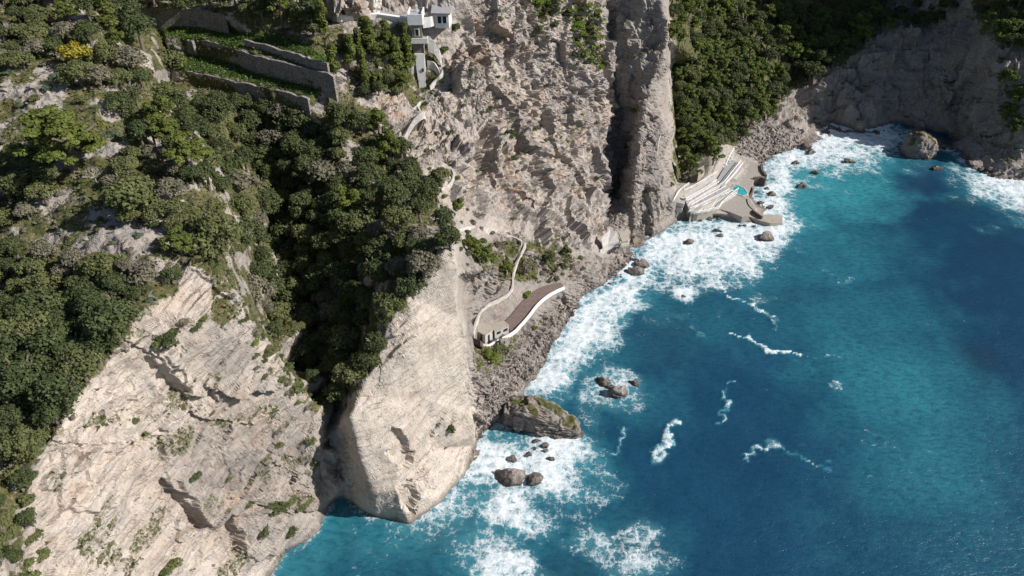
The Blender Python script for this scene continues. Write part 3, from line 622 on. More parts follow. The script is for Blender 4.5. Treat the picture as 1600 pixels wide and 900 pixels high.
def quads(C, Nn, size, r, asp=1.0, up=0.0):
    """leaf clumps: one small bent quad each, centred at C, facing about Nn"""
    n = len(C); Nn = Nn+r.normal(size=(n, 3))*.55; Nn[:, 2] += up; Nn /= np.linalg.norm(Nn, axis=1)[:, None]
    a = np.cross(Nn, r.normal(size=(n, 3))); a /= np.linalg.norm(a, axis=1)[:, None]; b = np.cross(Nn, a)
    s = (size*r.uniform(.55, 1.25, n))[:, None]; V = np.stack([C-a*s*.5-b*s*.35*asp, C+a*s*.45-b*s*.5*asp, C+a*s*.5+b*s*.4*asp+Nn*s*.25, C-a*s*.35+b*s*.5*asp], 1)
    return V.reshape(-1, 3), np.arange(4*n).reshape(n, 4)
def crown_np(style, R, seed, nleaf, leaf):
    r = np.random.default_rng(seed); L = []
    if style == 'dome':
        nl = int(r.integers(10, 21)); el = np.array([r.uniform(.8, 1.25), r.uniform(.8, 1.2), r.uniform(.75, 1.15)])
        for i in range(nl):
            z = r.uniform(-.05, 1); a = r.uniform(0, 2*math.pi); q = math.sqrt(max(0, 1-z*z)); k = r.uniform(.60, .80)
            L.append((np.array([q*math.cos(a), q*math.sin(a), z*.82])*el*R*k, R*r.uniform(.20, .46), .85))
        L.append((np.array([0, 0, R*.25]), R*.62, .8))
    elif style == 'pine':
        nl = 24 if R < 6 else 60
        for i in range(nl):
            z = r.uniform(-.1, 1.05); a = r.uniform(0, 2*math.pi); q = math.sqrt(max(0, 1.05-z*.8)); k = r.uniform(.35, .9)
            L.append((np.array([q*math.cos(a)*k, q*math.sin(a)*k, z*.95])*R, R*r.uniform(.18, .30)*(1 if R < 6 else .62), .62))
        L.append((np.array([0, 0, R*.3]), R*.42, .9))
    elif style == 'column':
        for i in range(22):
            z = r.uniform(0, 1); a = r.uniform(0, 2*math.pi); q = (1-z*.72)*r.uniform(.2, .62)
            L.append((np.array([q*math.cos(a), q*math.sin(a), z*3.4])*R, R*r.uniform(.28, .45), 1.1))
    else:  # low bush
        for i in range(8):
            a = r.uniform(0, 2*math.pi); q = r.uniform(0, .68); L.append((np.array([q*math.cos(a), q*math.sin(a), .32*(1-q)+.1])*R, R*r.uniform(.30, .5), .8))
    vol = np.array([l[1]**2 for l in L]); cnt = (vol/vol.sum()*nleaf).astype(int); C = []; Nn = []
    for (c, rad, fl), k in zip(L, cnt):
        d = r.normal(size=(k, 3)); d /= np.linalg.norm(d, axis=1)[:, None]; d[:, 2] = np.where(d[:, 2] < -.35, -d[:, 2], d[:, 2])
        rr = rad*(1-.35*r.random(k)**2)*(1+.16*np.sin(5*d[:, 0]+seed)*np.cos(6*d[:, 1])); C.append(c+d*rr[:, None]*np.array([1, 1, fl])); Nn.append(d)
    C = np.concatenate(C); Nn = np.concatenate(Nn)
    return quads(C, Nn, leaf, r, up=.25)
def trunk_mesh(name, R, h, seed):
    r = random.Random(seed); mb = MB(); top = Vector((r.uniform(-.2, .2)*R, r.uniform(-.2, .2)*R, h)); mid = top*.5+Vector((r.uniform(-.1, .1)*R, 0, 0))
    mb.bar((0, 0, -1.2), mid, .075*R+.06, 7); mb.bar(mid, top, .055*R+.04, 6)
    for k in range(5):
        a = k*1.26+r.random(); e = top+Vector((math.cos(a)*R*.55, math.sin(a)*R*.55, R*r.uniform(.1, .45))); mb.bar(mid.lerp(top, r.uniform(.3, 1)), e, .028*R+.02, 5)
    me = bpy.data.meshes.new(name); me.from_pydata(mb.v, [], mb.f); me.materials.append(BARK); return me
PROT = {}
def proto(sp):
    if sp in PROT: return PROT[sp]
    st, mat, nl, leaf, R, h = {
     'oak': ('dome', 'oak', 2600, .30, 3.2, 2.6), 'olive': ('dome', 'olive', 2400, .30, 3.0, 2.0), 'pine': ('pine', 'pine', 3000, .29, 3.2, 3.0), 'farpine': ('pine', 'farpine', 2200, .38, 3.4, 3.4),
     'bigpine': ('pine', 'pine', 11000, .36, 7.2, 5.0), 'column': ('column', 'pine', 2000, .27, 1.5, 1.2), 'greytree': ('dome', 'grey', 1800, .27, 2.4, 1.6),
     'bush': ('bush', 'olive', 520, .24, 1.3, 0), 'greybush': ('bush', 'grey', 480, .24, 1.2, 0), 'darkbush': ('bush', 'oak', 520, .25, 1.3, 0), 'bluebush': ('bush', 'blue', 460, .24, 1.0, 0),
     'yellowbush': ('dome', 'yellow', 1500, .26, 2.2, 1.2), 'limebush': ('bush', 'lime', 520, .24, 1.3, 0), 'pinebush': ('pine', 'pine', 900, .27, 1.5, .5)}[sp]
    out = []
    for v in range(8 if st == 'dome' else 5 if st != 'bush' else 4):
        V, Fq = crown_np(st, R, 100+7*v+sum(map(ord, sp)) % 91, nl, leaf); V[:, 2] += h
        me = mesh_np(sp+'_crown', V, Fq, LM[mat]); out.append((me, trunk_mesh(sp+'_trunk', R, h+R*.3, v) if h else None))
    PROT[sp] = (out, R, h); return PROT[sp]
KIND = {'oak': ('holm_oak', 'tree'), 'olive': ('evergreen_tree', 'tree'), 'pine': ('pine_tree', 'pine tree'), 'bigpine': ('pine_tree', 'pine tree'), 'farpine': ('pine_tree', 'pine tree'), 'column': ('narrow_pine_tree', 'pine tree'), 'greytree': ('grey_tree', 'tree'), 'bush': ('shrub', 'shrub'),
 'greybush': ('dry_shrub', 'shrub'), 'darkbush': ('dark_shrub', 'shrub'), 'bluebush': ('spurge_bush', 'shrub'), 'yellowbush': ('yellow_shrub', 'shrub'), 'limebush': ('bright_shrub', 'shrub'), 'pinebush': ('young_pine', 'pine tree')}
def plant(px, py, rpx, sp, label, group=None, zs=1.0, ground=None):
    """px, py: where the survey photo shows the crown's middle; rpx its radius there"""
    out, R, h = proto(sp); dep = float(T[gi(px, py)]); off = 0
    for _ in range(3):
        s = rpx*dep/F/R; off = (h+R*.4)*s*zs*F/dep*.80; dep = float(T[gi(px, py+off)])
    base = hit(px, py+off) if ground is None else Vector(ground); me, tr = random.choice(out)
    nm, cat = KIND[sp]
    sc_ = Vector((s*random.uniform(.92, 1.08), s*random.uniform(.92, 1.08), s*zs*random.uniform(.92, 1.1))); rz = random.uniform(0, 6.28)
    if tr is None:
        o = link(nm, me); o.location = base-Vector((0, 0, .1))
    else:
        o = empty(nm, base); c = link('crown', me, o); t = link('trunk', tr, o)
    o.scale = sc_; o.rotation_euler = (0, 0, rz); tag(o, label, cat, group); return o
USED = []
def P1(px, py, rpx, sp, label, **k):
    USED.append((px, py, rpx)); return plant(px, py, rpx, sp, label, **k)
P1(114, 214, 80, 'bigpine', 'broad bright green pine, the widest crown on the left headland slope', zs=.75)
P1(285, 373, 27, 'pine', 'small bright green pine at the tip of the headland ridge above the pale cliff', zs=.8)
P1(335, 362, 42, 'olive', 'round olive green tree beside the small pine on the headland ridge')
P1(215, 295, 44, 'olive', 'large brownish olive tree between the big pine and the dry clearing')
P1(306, 236, 36, 'pine', 'yellow green pine standing over the dark gorge at its upper left edge')
P1(172, 42, 20, 'column', 'tall slim yellow green pine high among the dark trees above the yellow shrub', zs=.7)
P1(125, 82, 26, 'yellowbush', 'bright yellow flowering shrub on the upper slope of the headland')
P1(62, 52, 26, 'olive', 'mottled olive tree on the upper left slope near the bare rocks')
P1(262, 95, 30, 'olive', 'olive crowned tree at the left end of the stone terrace walls')
P1(205, 95, 27, 'greytree', 'grey green tree left of the terrace walls, beside a slim pine')
P1(225, 45, 32, 'oak', 'dark round tree just left of the uppermost terrace wall')
P1(440, 8, 24, 'pine', 'bright pine at the top of the terraces above the grass')
P1(492, 26, 30, 'oak', 'dark broad tree at the left end of the white cliff-top wall')
P1(527, 108, 15, 'column', 'slim bright green pine beside the round stone turret', zs=.8)
P1(636, 66, 8, 'column', 'very slim cypress-like pine right beside the white tower', zs=1.3)
P1(572, 60, 14, 'column', 'slim pine below the long white wall', zs=.7)
P1(605, 62, 13, 'column', 'slim green pine between the white wall and the tower', zs=.7)
P1(588, 84, 16, 'pine', 'rounded pine in the clump below the white cliff-top wall')
P1(556, 72, 18, 'olive', 'olive green tree in the clump below the white cliff-top wall')
P1(612, 112, 18, 'olive', 'dusty green tree on the slope left of the white buttress')
P1(628, 128, 15, 'pine', 'small pine at the foot of the white buttress')
P1(572, 108, 17, 'greytree', 'grey leaved tree above the pale rubble by the turret')
P1(592, 128, 15, 'pinebush', 'young pine above the grey rocks left of the winding path')
P1(608, 228, 26, 'pine', 'tall yellow green pine left of the curved white path wall', zs=1.1)
P1(690, 82, 8, 'pinebush', 'small bright pine right of the stairs below the white tower')
P1(690, 127, 6, 'pinebush', 'smallest young pine beside the lower stair bend')
P1(712, 42, 9, 'darkbush', 'dark narrow shrub against the rock below the small white house', zs=1.6)
P1(645, 218, 8, 'bush', 'shrub growing inside the curved path wall')
P1(690, 275, 20, 'olive', 'green tree hiding the stair bend halfway down the main cliff', zs=1.2)
P1(716, 318, 13, 'pinebush', 'young pine left of the shaded cliff, above the path landing')
P1(735, 378, 18, 'pine', 'upper pine of the bright pair above the lower walk')
P1(750, 398, 26, 'pine', 'largest bright pine above the white walled lower walk')
P1(792, 418, 14, 'pine', 'small pine close to the bend of the sunken stairs')
P1(822, 460, 9, 'limebush', 'bright green bush between the sunken stairs and the brown deck')
P1(820, 418, 13, 'greybush', 'grey green bush right beside the sunken white walled stairs')
P1(884, 388, 15, 'darkbush', 'largest dark round bush at the foot of the main cliff')
P1(856, 398, 13, 'darkbush', 'dark bush left of the largest bush at the foot of the main cliff')
P1(878, 416, 9, 'darkbush', 'low dark bush just below the two round bushes under the main cliff')
P1(838, 44, 11, 'darkbush', 'left one of two dark round bushes high on the main cliff')
P1(862, 39, 10, 'darkbush', 'right one of two dark round bushes high on the main cliff')
P1(855, 78, 8, 'greybush', 'grey bush below the two dark round bushes on the main cliff')
P1(897, 83, 14, 'darkbush', 'dark bush left of the bright green hanging creeper')
P1(912, 97, 11, 'darkbush', 'dark bush at the lower tip of the hanging green patch')
P1(792, 213, 13, 'darkbush', 'dark blue green bush in the middle of the main cliff')
P1(828, 208, 9, 'bush', 'olive bush right of the dark bush in the middle of the main cliff')
P1(836, 225, 7, 'bush', 'lower olive bush beside the mid-cliff ledge')
P1(802, 248, 7, 'bush', 'small olive bush below the mid-cliff ledge')
P1(775, 165, 10, 'bush', 'olive bush on a ledge above the big shadow of the main cliff')
P1(702, 667, 12, 'darkbush', 'lone round green bush on the smooth cream rock face')
P1(684, 662, 5, 'greybush', 'tiny dry tuft left of the lone bush on the cream rock face')
P1(694, 698, 4, 'greybush', 'tiny dry tuft below the lone bush on the cream rock face')
P1(757, 560, 17, 'pinebush', 'green bush on the bank just below the lower walk', zs=.6)
P1(775, 548, 12, 'bush', 'olive bush against the outer wall of the lower walk', zs=.6)
P1(795, 540, 9, 'limebush', 'bright low bush below the bend of the lower walk', zs=.6)
P1(985, 172, 9, 'limebush', 'bright green shrub in the shaded face of the rock pillar')
P1(978, 232, 9, 'darkbush', 'dark shrub low in the shaded face of the rock pillar')
P1(972, 290, 9, 'darkbush', 'shrub near the foot of the rock pillar')
P1(1076, 262, 20, 'farpine', 'dark round pine directly above the white railed bathing decks')
P1(1062, 240, 17, 'farpine', 'bright pine between the rock pillar and the bathing decks')
P1(1114, 242, 15, 'farpine', 'lone round pine beside the stairs of the bathing decks')
P1(1092, 238, 12, 'darkbush', 'green bush between two pines above the bathing decks')
P1(1050, 286, 6, 'bush', 'small bush at the edge of the pillar by the bathing decks')
P1(1568, 125, 16, 'farpine', 'uppermost pine of the narrow green strip on the bay cliff')
P1(1572, 150, 19, 'farpine', 'second pine of the narrow green strip on the bay cliff')
P1(1566, 175, 17, 'farpine', 'third pine of the narrow green strip on the bay cliff')
P1(1580, 198, 15, 'farpine', 'lowest pine of the narrow green strip on the bay cliff')
P1(1560, 48, 20, 'farpine', 'dark pine on the ledge near the top of the bay cliff')
P1(1592, 75, 16, 'farpine', 'green pine below the ledge on the right of the bay cliff')
P1(1492, 130, 7, 'darkbush', 'small bush in the shaded gully of the bay cliff')
for i, (x, y, r_) in enumerate([(1338, 35, 17), (1362, 22, 15), (1352, 55, 13), (1316, 74, 11), (1210, 18, 15), (1222, 42, 12), (1258, 72, 15), (1255, 92, 12), (1218, 80, 12), (1214, 112, 13), (1180, 48, 15), (1195, 22, 14), (1165, 15, 15), (1170, 78, 12), (1268, 100, 8)]):
    USED.append((x, y, r_)); plant(x, y, r_, 'farpine', 'sunlit pine crown standing out of the shaded wood above the small beach', 'pines above the small beach')

def fill(poly, space, mixn, rr, label, group, seed, jitter=.25, sep=.75, cap=999, zs=1.0):
    r = random.Random(seed); xs = [p[0] for p in poly]; ys = [p[1] for p in poly]; got = []; tries = 0
    while tries < 9000 and len(got) < cap:
        tries += 1; x = r.uniform(min(xs), max(xs)); y = r.uniform(min(ys), max(ys))
        if not inpoly([x], [y], poly)[0]: continue
        if any((x-a)**2+(y-b)**2 < space*space for a, b in got): continue
        if any((x-a)**2+(y-b)**2 < (c*sep)**2 for a, b, c in USED): continue
        got.append((x, y))
    for x, y in sorted(got, key=lambda q: q[1]):
        sp = r.choices([m[0] for m in mixn], [m[1] for m in mixn])[0]
        lb = label[sp] if isinstance(label, dict) else label
        plant(x, y, r.uniform(*rr), sp, lb, group if isinstance(group, str) else group[sp], zs=zs)
    return len(got)
n = 0
GOR = {'oak': 'dark evergreen oak crowded into the shaded gorge between the two headlands', 'olive': 'lighter olive crown among the dark oaks of the gorge', 'greytree': 'grey green crown in the wood of the gorge', 'pine': 'yellow green pine scattered in the dark wood of the gorge', 'farpine': 'pine'}
GG = {'oak': 'dark oaks of the gorge', 'olive': 'olive trees of the gorge', 'greytree': 'grey trees of the gorge', 'pine': 'pines of the gorge'}
n += fill([(285,145),(400,158),(500,185),(575,175),(625,215),(650,270),(690,330),(706,362),(690,385),(655,425),(618,478),(590,540),(560,592),(535,612),(500,590),(470,560),(425,500),(395,440),(385,360),(350,300),(285,260),(240,215),(262,170)], 24, [('oak', 7), ('olive', 1.6), ('greytree', 1.0), ('pine', .35)], (15, 30), GOR, GG, 3)
LS = {'oak': 'dark evergreen tree in the dense wood on the left edge above the pale cliff', 'olive': 'olive green tree in the wood above the pale left cliff', 'greytree': 'grey green tree on the left slope above the pale cliff', 'bush': 'olive shrub on the rim of the pale left cliff'}
LG = {k: k+' trees above the left cliff' for k in LS}
n += fill([(-20,520),(60,470),(110,480),(150,470),(205,470),(215,490),(165,540),(140,575),(115,610),(75,660),(50,690),(30,700),(-20,700)], 31, [('oak', 5), ('olive', 3)], (19, 44), LS, LG, 5)
n += fill([(-20,700),(35,700),(60,680),(52,740),(50,800),(45,870),(60,900),(-20,920)], 24, [('oak', 3), ('olive', 1.3), ('bush', 2)], (13, 22), LS, LG, 6)
n += fill([(-20,380),(40,370),(130,400),(230,415),(285,420),(250,445),(210,475),(110,480),(50,470),(-20,490)], 27, [('oak', 2), ('olive', 2), ('greytree', 2)], (17, 28), LS, LG, 7)
US = {'oak': 'dark tree on the upper slope left of the terraces', 'olive': 'olive tree on the upper slope left of the terraces', 'greytree': 'grey green tree on the upper slope left of the terraces', 'pine': 'pine on the upper slope left of the terraces', 'bush': 'olive shrub on the upper left slope', 'greybush': 'grey shrub on the upper left slope'}
UG = {k: k+' plants of the upper slope' for k in US}
n += fill([(85,-20),(245,-20),(245,60),(275,140),(255,200),(250,245),(215,260),(190,250),(175,190),(130,120),(95,60),(60,20)], 27, [('oak', 4), ('olive', 3), ('greytree', 1), ('pine', .6)], (15, 27), US, UG, 8, sep=1.15)
n += fill([(-20,-20),(85,-20),(60,20),(95,60),(60,90),(20,100),(-20,90)], 22, [('olive', 3), ('greytree', 2), ('oak', 1)], (14, 22), US, UG, 9)
n += fill([(-20,225),(50,235),(90,275),(60,330),(-20,345)], 31, [('oak', 2), ('olive', 2), ('greytree', 1)], (16, 26), US, UG, 10)
RG = {'olive': 'olive tree on the ridge between the clearing and the gorge', 'greytree': 'grey green tree on the ridge between the clearing and the gorge'}; RGG = {k: k+' on the ridge' for k in RG}
n += fill([(168,255),(250,250),(278,300),(240,338),(180,320)], 26, [('olive', 2), ('greytree', 2)], (16, 24), RG, RGG, 11)
n += fill([(260,322),(330,310),(372,370),(362,405),(305,380)], 24, [('olive', 2), ('greytree', 1)], (15, 22), RG, RGG, 31)
TS = {'oak': 'dark tree on the ground above the stone terraces', 'olive': 'olive tree between the terraces and the white wall', 'darkbush': 'dark shrub on the bank by the terraces', 'column': 'slim pine below the cliff-top wall'}
TGp = {k: k+' plants by the terraces' for k in TS}
n += fill([(235,-30),(430,-30),(430,2),(400,20),(350,8),(240,4)], 22, [('oak', 3), ('olive', 1)], (15, 22), TS, TGp, 12)
n += fill([(455,-10),(495,-10),(508,45),(530,66),(640,62),(642,120),(620,150),(560,140),(545,95),(520,75),(500,60),(460,45)], 17, [('oak', 2), ('olive', 3), ('column', 1)], (10, 15), TS, TGp, 13)
PS = {'farpine': 'green pine on the steep slope between the rock pillar and the beach', 'oak': 'dark oak on the steep slope between the rock pillar and the beach', 'olive': 'olive tree on the steep slope right of the rock pillar'}
PG = {k: k+' trees right of the pillar' for k in PS}
n += fill([(1045,-20),(1130,-20),(1150,60),(1185,140),(1188,180),(1165,205),(1130,222),(1095,225),(1062,225),(1052,120)], 15, [('farpine', 5), ('oak', 2), ('olive', .8)], (12, 19), PS, PG, 14, zs=.9)
DS = {'oak': 'dark tree in the shaded wood high above the small beach', 'farpine': 'shaded pine in the wood high above the small beach'}
n += fill([(1130,-20),(1410,-20),(1385,20),(1340,80),(1275,105),(1235,130),(1200,170),(1185,140),(1150,60)], 19, [('oak', 4), ('farpine', 2)], (12, 18), DS, {k: k+' trees of the shaded wood' for k in DS}, 15)
n += fill([(1540,-20),(1640,-20),(1640,60),(1560,70),(1530,30)], 20, [('oak', 2), ('farpine', 1)], (11, 17), {k: v.replace('small beach', 'bay cliff, near its right end') for k, v in DS.items()}, {k: k+' trees over the bay cliff' for k in DS}, 16)
n += fill([(1385,-20),(1500,-20),(1490,20),(1440,50),(1380,40)], 15, [('oak', 3), ('farpine', 1)], (8, 13), {'oak': 'dark oak on the top of the shaded bay cliff', 'farpine': 'shaded pine on the top of the bay cliff'}, {k: k+' trees on top of the bay cliff' for k in DS}, 40)
# shrubs
SB = {'bush': 'olive shrub scattered on the dry headland slope', 'greybush': 'grey dry shrub scattered on the dry headland slope', 'bluebush': 'blue green spurge bush on the dry headland slope', 'darkbush': 'dark shrub scattered on the dry headland slope', 'limebush': 'fresh green bush on the dry headland slope'}
SBG = {k: k+' on the headland slope' for k in SB}
n += fill([(-10,95),(60,90),(110,110),(170,190),(200,260),(330,330),(340,400),(300,400),(250,420),(130,400),(-10,380)], 24, [('bush', 2), ('greybush', 3.4), ('bluebush', 1), ('darkbush', 1.3)], (6, 12), SB, SBG, 17, zs=.8)
n += fill([(60,400),(250,425),(300,420),(240,470),(180,520),(100,480)], 24, [('bush', 2), ('greybush', 2), ('bluebush', 1.4)], (8, 14), SB, SBG, 18, zs=.8)
RS = {'bush': 'olive shrub on the rocky flank between the left cliff and the gorge', 'greybush': 'dry shrub on the rocky flank between the left cliff and the gorge', 'darkbush': 'dark shrub on the rocky flank between the left cliff and the gorge', 'bluebush': 'spurge bush on the rocky flank by the gorge', 'limebush': 'fresh green bush on the rocky flank by the gorge'}
n += fill([(300,395),(340,410),(385,480),(440,540),(500,600),(512,650),(480,640),(430,600),(385,580),(395,520),(330,440)], 15, [('bush', 3), ('greybush', 2), ('darkbush', 2), ('limebush', .5)], (6, 11), RS, {k: k+' on the flank of the left cliff' for k in RS}, 19, zs=.7)
CS = {'bush': 'olive shrub clinging to the broken rock of the left cliff', 'darkbush': 'dark shrub clinging to the broken rock of the left cliff', 'greybush': 'dry tuft clinging to the broken rock of the left cliff', 'bluebush': 'spurge tuft on the left cliff'}
CG = {k: k+' on the face of the left cliff' for k in CS}
for x, y, r_, s_ in [(252,522,20,'darkbush'),(238,532,12,'bush'),(265,880,13,'bush'),(255,893,13,'darkbush'),(404,785,12,'darkbush'),(425,782,14,'darkbush'),(445,776,11,'bush'),(464,778,13,'bush'),(404,824,11,'darkbush'),(440,822,10,'darkbush'),(376,788,8,'bush'),(352,738,6,'bush'),(295,735,10,'darkbush'),(290,742,7,'bluebush'),(204,655,7,'bush'),(302,508,8,'darkbush'),(320,495,9,'bush'),(282,500,9,'greybush'),(478,684,9,'bush'),(430,685,6,'bush'),(432,672,6,'greybush'),(510,620,14,'darkbush'),(560,565,12,'darkbush'),(548,592,12,'darkbush'),(60,870,14,'bush'),(52,835,14,'bush'),(45,740,12,'darkbush'),(150,870,5,'greybush'),(330,640,5,'greybush'),(93,740,5,'greybush'),(460,600,14,'bush'),(415,548,12,'bush'),(448,572,11,'darkbush')]:
    r_ *= 1.35; USED.append((x, y, r_)); plant(x, y, r_, s_, CS[s_], CG[s_], zs=.7); n += 1
MS = {'bush': 'olive shrub rooted in a crack of the main cliff', 'darkbush': 'dark shrub rooted in a crack of the main cliff', 'greybush': 'dry tuft rooted in a crack of the main cliff', 'limebush': 'bright green plant hanging on the upper main cliff', 'pinebush': 'young pine on the bank under the main cliff'}
MG = {k: k+' on the main cliff' for k in MS}
n += fill([(640,80),(700,60),(735,110),(700,250),(740,330),(700,330),(660,250)], 21, [('bush', 2), ('greybush', 2), ('darkbush', 1)], (4, 8), MS, MG, 20)
n += fill([(720,20),(940,60),(930,330),(850,370),(760,330),(720,200)], 40, [('bush', 2), ('greybush', 2), ('darkbush', 1)], (3, 7), MS, MG, 21)
n += fill([(882,5),(940,8),(944,100),(920,115),(890,70)], 10, [('limebush', 4), ('bush', 1.2)], (7, 11), MS, MG, 22, sep=.5, zs=.7)
n += fill([(690,335),(800,365),(815,400),(780,450),(725,440),(715,380)], 14, [('bush', 2), ('greybush', 3), ('darkbush', 1)], (5, 9), MS, MG, 23)
n += fill([(830,400),(905,395),(920,430),(890,435),(840,440)], 12, [('bush', 2), ('greybush', 3)], (4, 8), MS, MG, 24, zs=.7)
n += fill([(735,545),(800,525),(850,490),(830,520),(790,560),(745,585)], 14, [('bush', 2), ('limebush', 1), ('greybush', 2)], (5, 8), MS, MG, 25, zs=.6)
n += fill([(825,-20),(880,-20),(880,22),(830,15)], 12, [('darkbush', 2), ('limebush', 1.4)], (7, 12), MS, MG, 26)
print('planted', n)

gz = np.argwhere(grassv > .5); r = np.random.default_rng(8); s_ = gz[r.choice(len(gz), 9000)]; C = PV[s_[:, 0], s_[:, 1]]; V, Fq = quads(C+r.normal(size=C.shape)*.2+np.array([0, 0, .1]), np.tile([0., 0., .6], (9000, 1)), .34, r, up=.3)
tag(link('grass', mesh_np('grass', V, Fq, LM['grass'])), 'bright green grass on the strips between the terrace walls', 'grass', kind='stuff')
TW = NT('bare_wood'); TW.base(TW.mix(TW.noise(3, 4, .6, TW.pos()), (.30, .27, .24, 1), (.48, .45, .41, 1)), .9, .2)
def bare(px, py, size, label, seed):
    r_ = random.Random(seed); base = hit(px, py); t = empty('bare_tree', base); tag(t, label, 'tree'); mb = MB(); tr = MB(); tr.bar((0, 0, -.5), (0, 0, size*.35), size*.03, 6); tr.build('trunk', TW.m, None).parent = t
    def grow(p, d, l, k, rad):
        e = p+d*l; mb.bar(p, e, rad, 4)
        if k: 
            for _ in range(3): grow(e if _ < 2 else p.lerp(e, .6), (d+Vector((r_.uniform(-.8, .8), r_.uniform(-.8, .8), r_.uniform(-.3, .5)))).normalized(), l*.72, k-1, rad*.62)
    for a in range(4): grow(Vector((0, 0, size*.3)), Vector((math.cos(a*1.6+seed), math.sin(a*1.6+seed), .7)).normalized(), size*.32, 3, size*.02)
    mb.build('branches', TW.m, None).parent = t
bare(203, 160, 4.5, 'leafless grey tree among the green crowns right of the broad pine', 2)
bare(8, 62, 4.0, 'leafless grey tree at the left edge of the upper slope', 3)
bare(628, 325, 4.5, 'leafless grey tree near the right rim of the gorge wood', 4)
bare(22, 628, 3.2, 'leafless grey tree in the dark wood above the pale left cliff', 5)
bare(1262, 65, 5.0, 'leafless pale tree in the shaded wood over the small beach', 6)
bare(150, 285, 3.0, 'leafless bush skeleton below the broad pine', 7)
# low scrub and dry grass between the shrubs: nobody could count it
r = np.random.default_rng(5); flat = np.argwhere((vegv > .22) & (GX > -40) & (GX < 1640) & (GY > -40) & (GY < 940) & (PV[..., 2] > 2))
area = (HD/F*STEP)**2; pw = (vegv*area/np.maximum(.35, np.abs((NS*-D_).sum(-1)/np.linalg.norm(D_, axis=-1))))[flat[:, 0], flat[:, 1]]; pw /= pw.sum()
for nm_, mt, cnt, sz, lb, thr in [('dry_grass', 'grey', 15000, .30, 'straw grey dry grass and thorny scrub between the shrubs of the slopes', 3.), ('ground_cover', 'olive', 15000, .28, 'low olive green scrub covering the slopes between the trees', 11.), ('undergrowth', 'oak', 13000, .32, 'dark low undergrowth in the gorge and under the trees', 23.)]:
    s_ = flat[r.choice(len(flat), cnt*2, p=pw)]; C = PV[s_[:, 0], s_[:, 1]]; Nn = NS[s_[:, 0], s_[:, 1]]
    k = fbm(C/3.0+thr, 3) > .05; C = C[k][:cnt]; Nn = Nn[k][:cnt]; C = C+r.normal(size=C.shape)*.18+Nn*.12
    V, Fq = quads(C, Nn*.6, sz*1.5, r, up=.3); o = link(nm_, mesh_np(nm_, V, Fq, LM[mt])); tag(o, lb, 'scrub', kind='stuff')
# ------------------------------------------------------------------ rocks and boulders
bm_ = NT('boulder_stone'); P = bm_.pos(); oi = bm_.n('ObjectInfo').outputs['Random']
n1 = bm_.noise(.9, 6, .7, P); n2 = bm_.noise(4, 6, .7, P)
c = bm_.mix(oi, (.15, .12, .105, 1), (.30, .265, .24, 1)); c = bm_.mix(bm_.ramp(n1, [(.35, 0), (.65, .6)]), c, (.42, .38, .34, 1)); c = bm_.mix(bm_.ramp(n2, [(.3, .7), (.5, 0)]), c, (.06, .05, .045, 1))
sz = bm_.n('SeparateXYZ', {0: P}).outputs[2]; c = bm_.mix(bm_.ramp(bm_.math('ADD', bm_.math('MULTIPLY', sz, .12), bm_.math('MULTIPLY', n1, .4)), [(.25, .85), (.5, 0)]), c, (.045, .036, .032, 1))
bm_.base(c, .7, .35); bm_.bump(bm_.math('ADD', n1, bm_.math('MULTIPLY', n2, .4)), .8, .2); BOUL = bm_.m
def ico(sub):
    import bmesh
    b = bmesh.new(); bmesh.ops.create_icosphere(b, subdivisions=sub, radius=1); V = np.array([v.co[:] for v in b.verts]); Fq = np.array([[v.index for v in f.verts] for f in b.faces]); b.free(); return V, Fq
IV3, IF3 = ico(3); IV5, IF5 = ico(5); IV6, IF6 = ico(6); IV1, IF1 = ico(1); IV2, IF2 = ico(2)
def rockshape(V, seed, cuts=9, rough=.10):
    r = np.random.default_rng(seed); d = np.ones(len(V))
    for _ in range(cuts):                                  # plane cuts make flat broken faces
        n_ = r.normal(size=3); n_ /= np.linalg.norm(n_); k = r.uniform(.48, .86); c_ = V@n_; d = np.minimum(d, np.where(c_ > 1e-3, k/np.maximum(c_, 1e-3), 9))
    return V*(d*(1+rough*fbm(V*2.2+seed, 3)))[:, None]
IV4, IF4 = ico(4)
RP = [mesh_np('boulder', rockshape(IV4, 40+i, 11, .16)*np.array([1.15, 1, 1]), IF4, BOUL) for i in range(9)]
def rock(p, sx, sy=None, sz=None, label='', group=None, name='boulder', rz=None, me=None):
    o = link(name, me or random.choice(RP)); o.location = p; o.scale = (sx, sy or sx*random.uniform(.65, 1), sz or sx*random.uniform(.5, .8))
    o.rotation_euler = (random.uniform(-.2, .2), random.uniform(-.2, .2), random.uniform(0, 6.28) if rz is None else rz); tag(o, label, 'rock' if 'rock' in name else 'boulder', group); return o
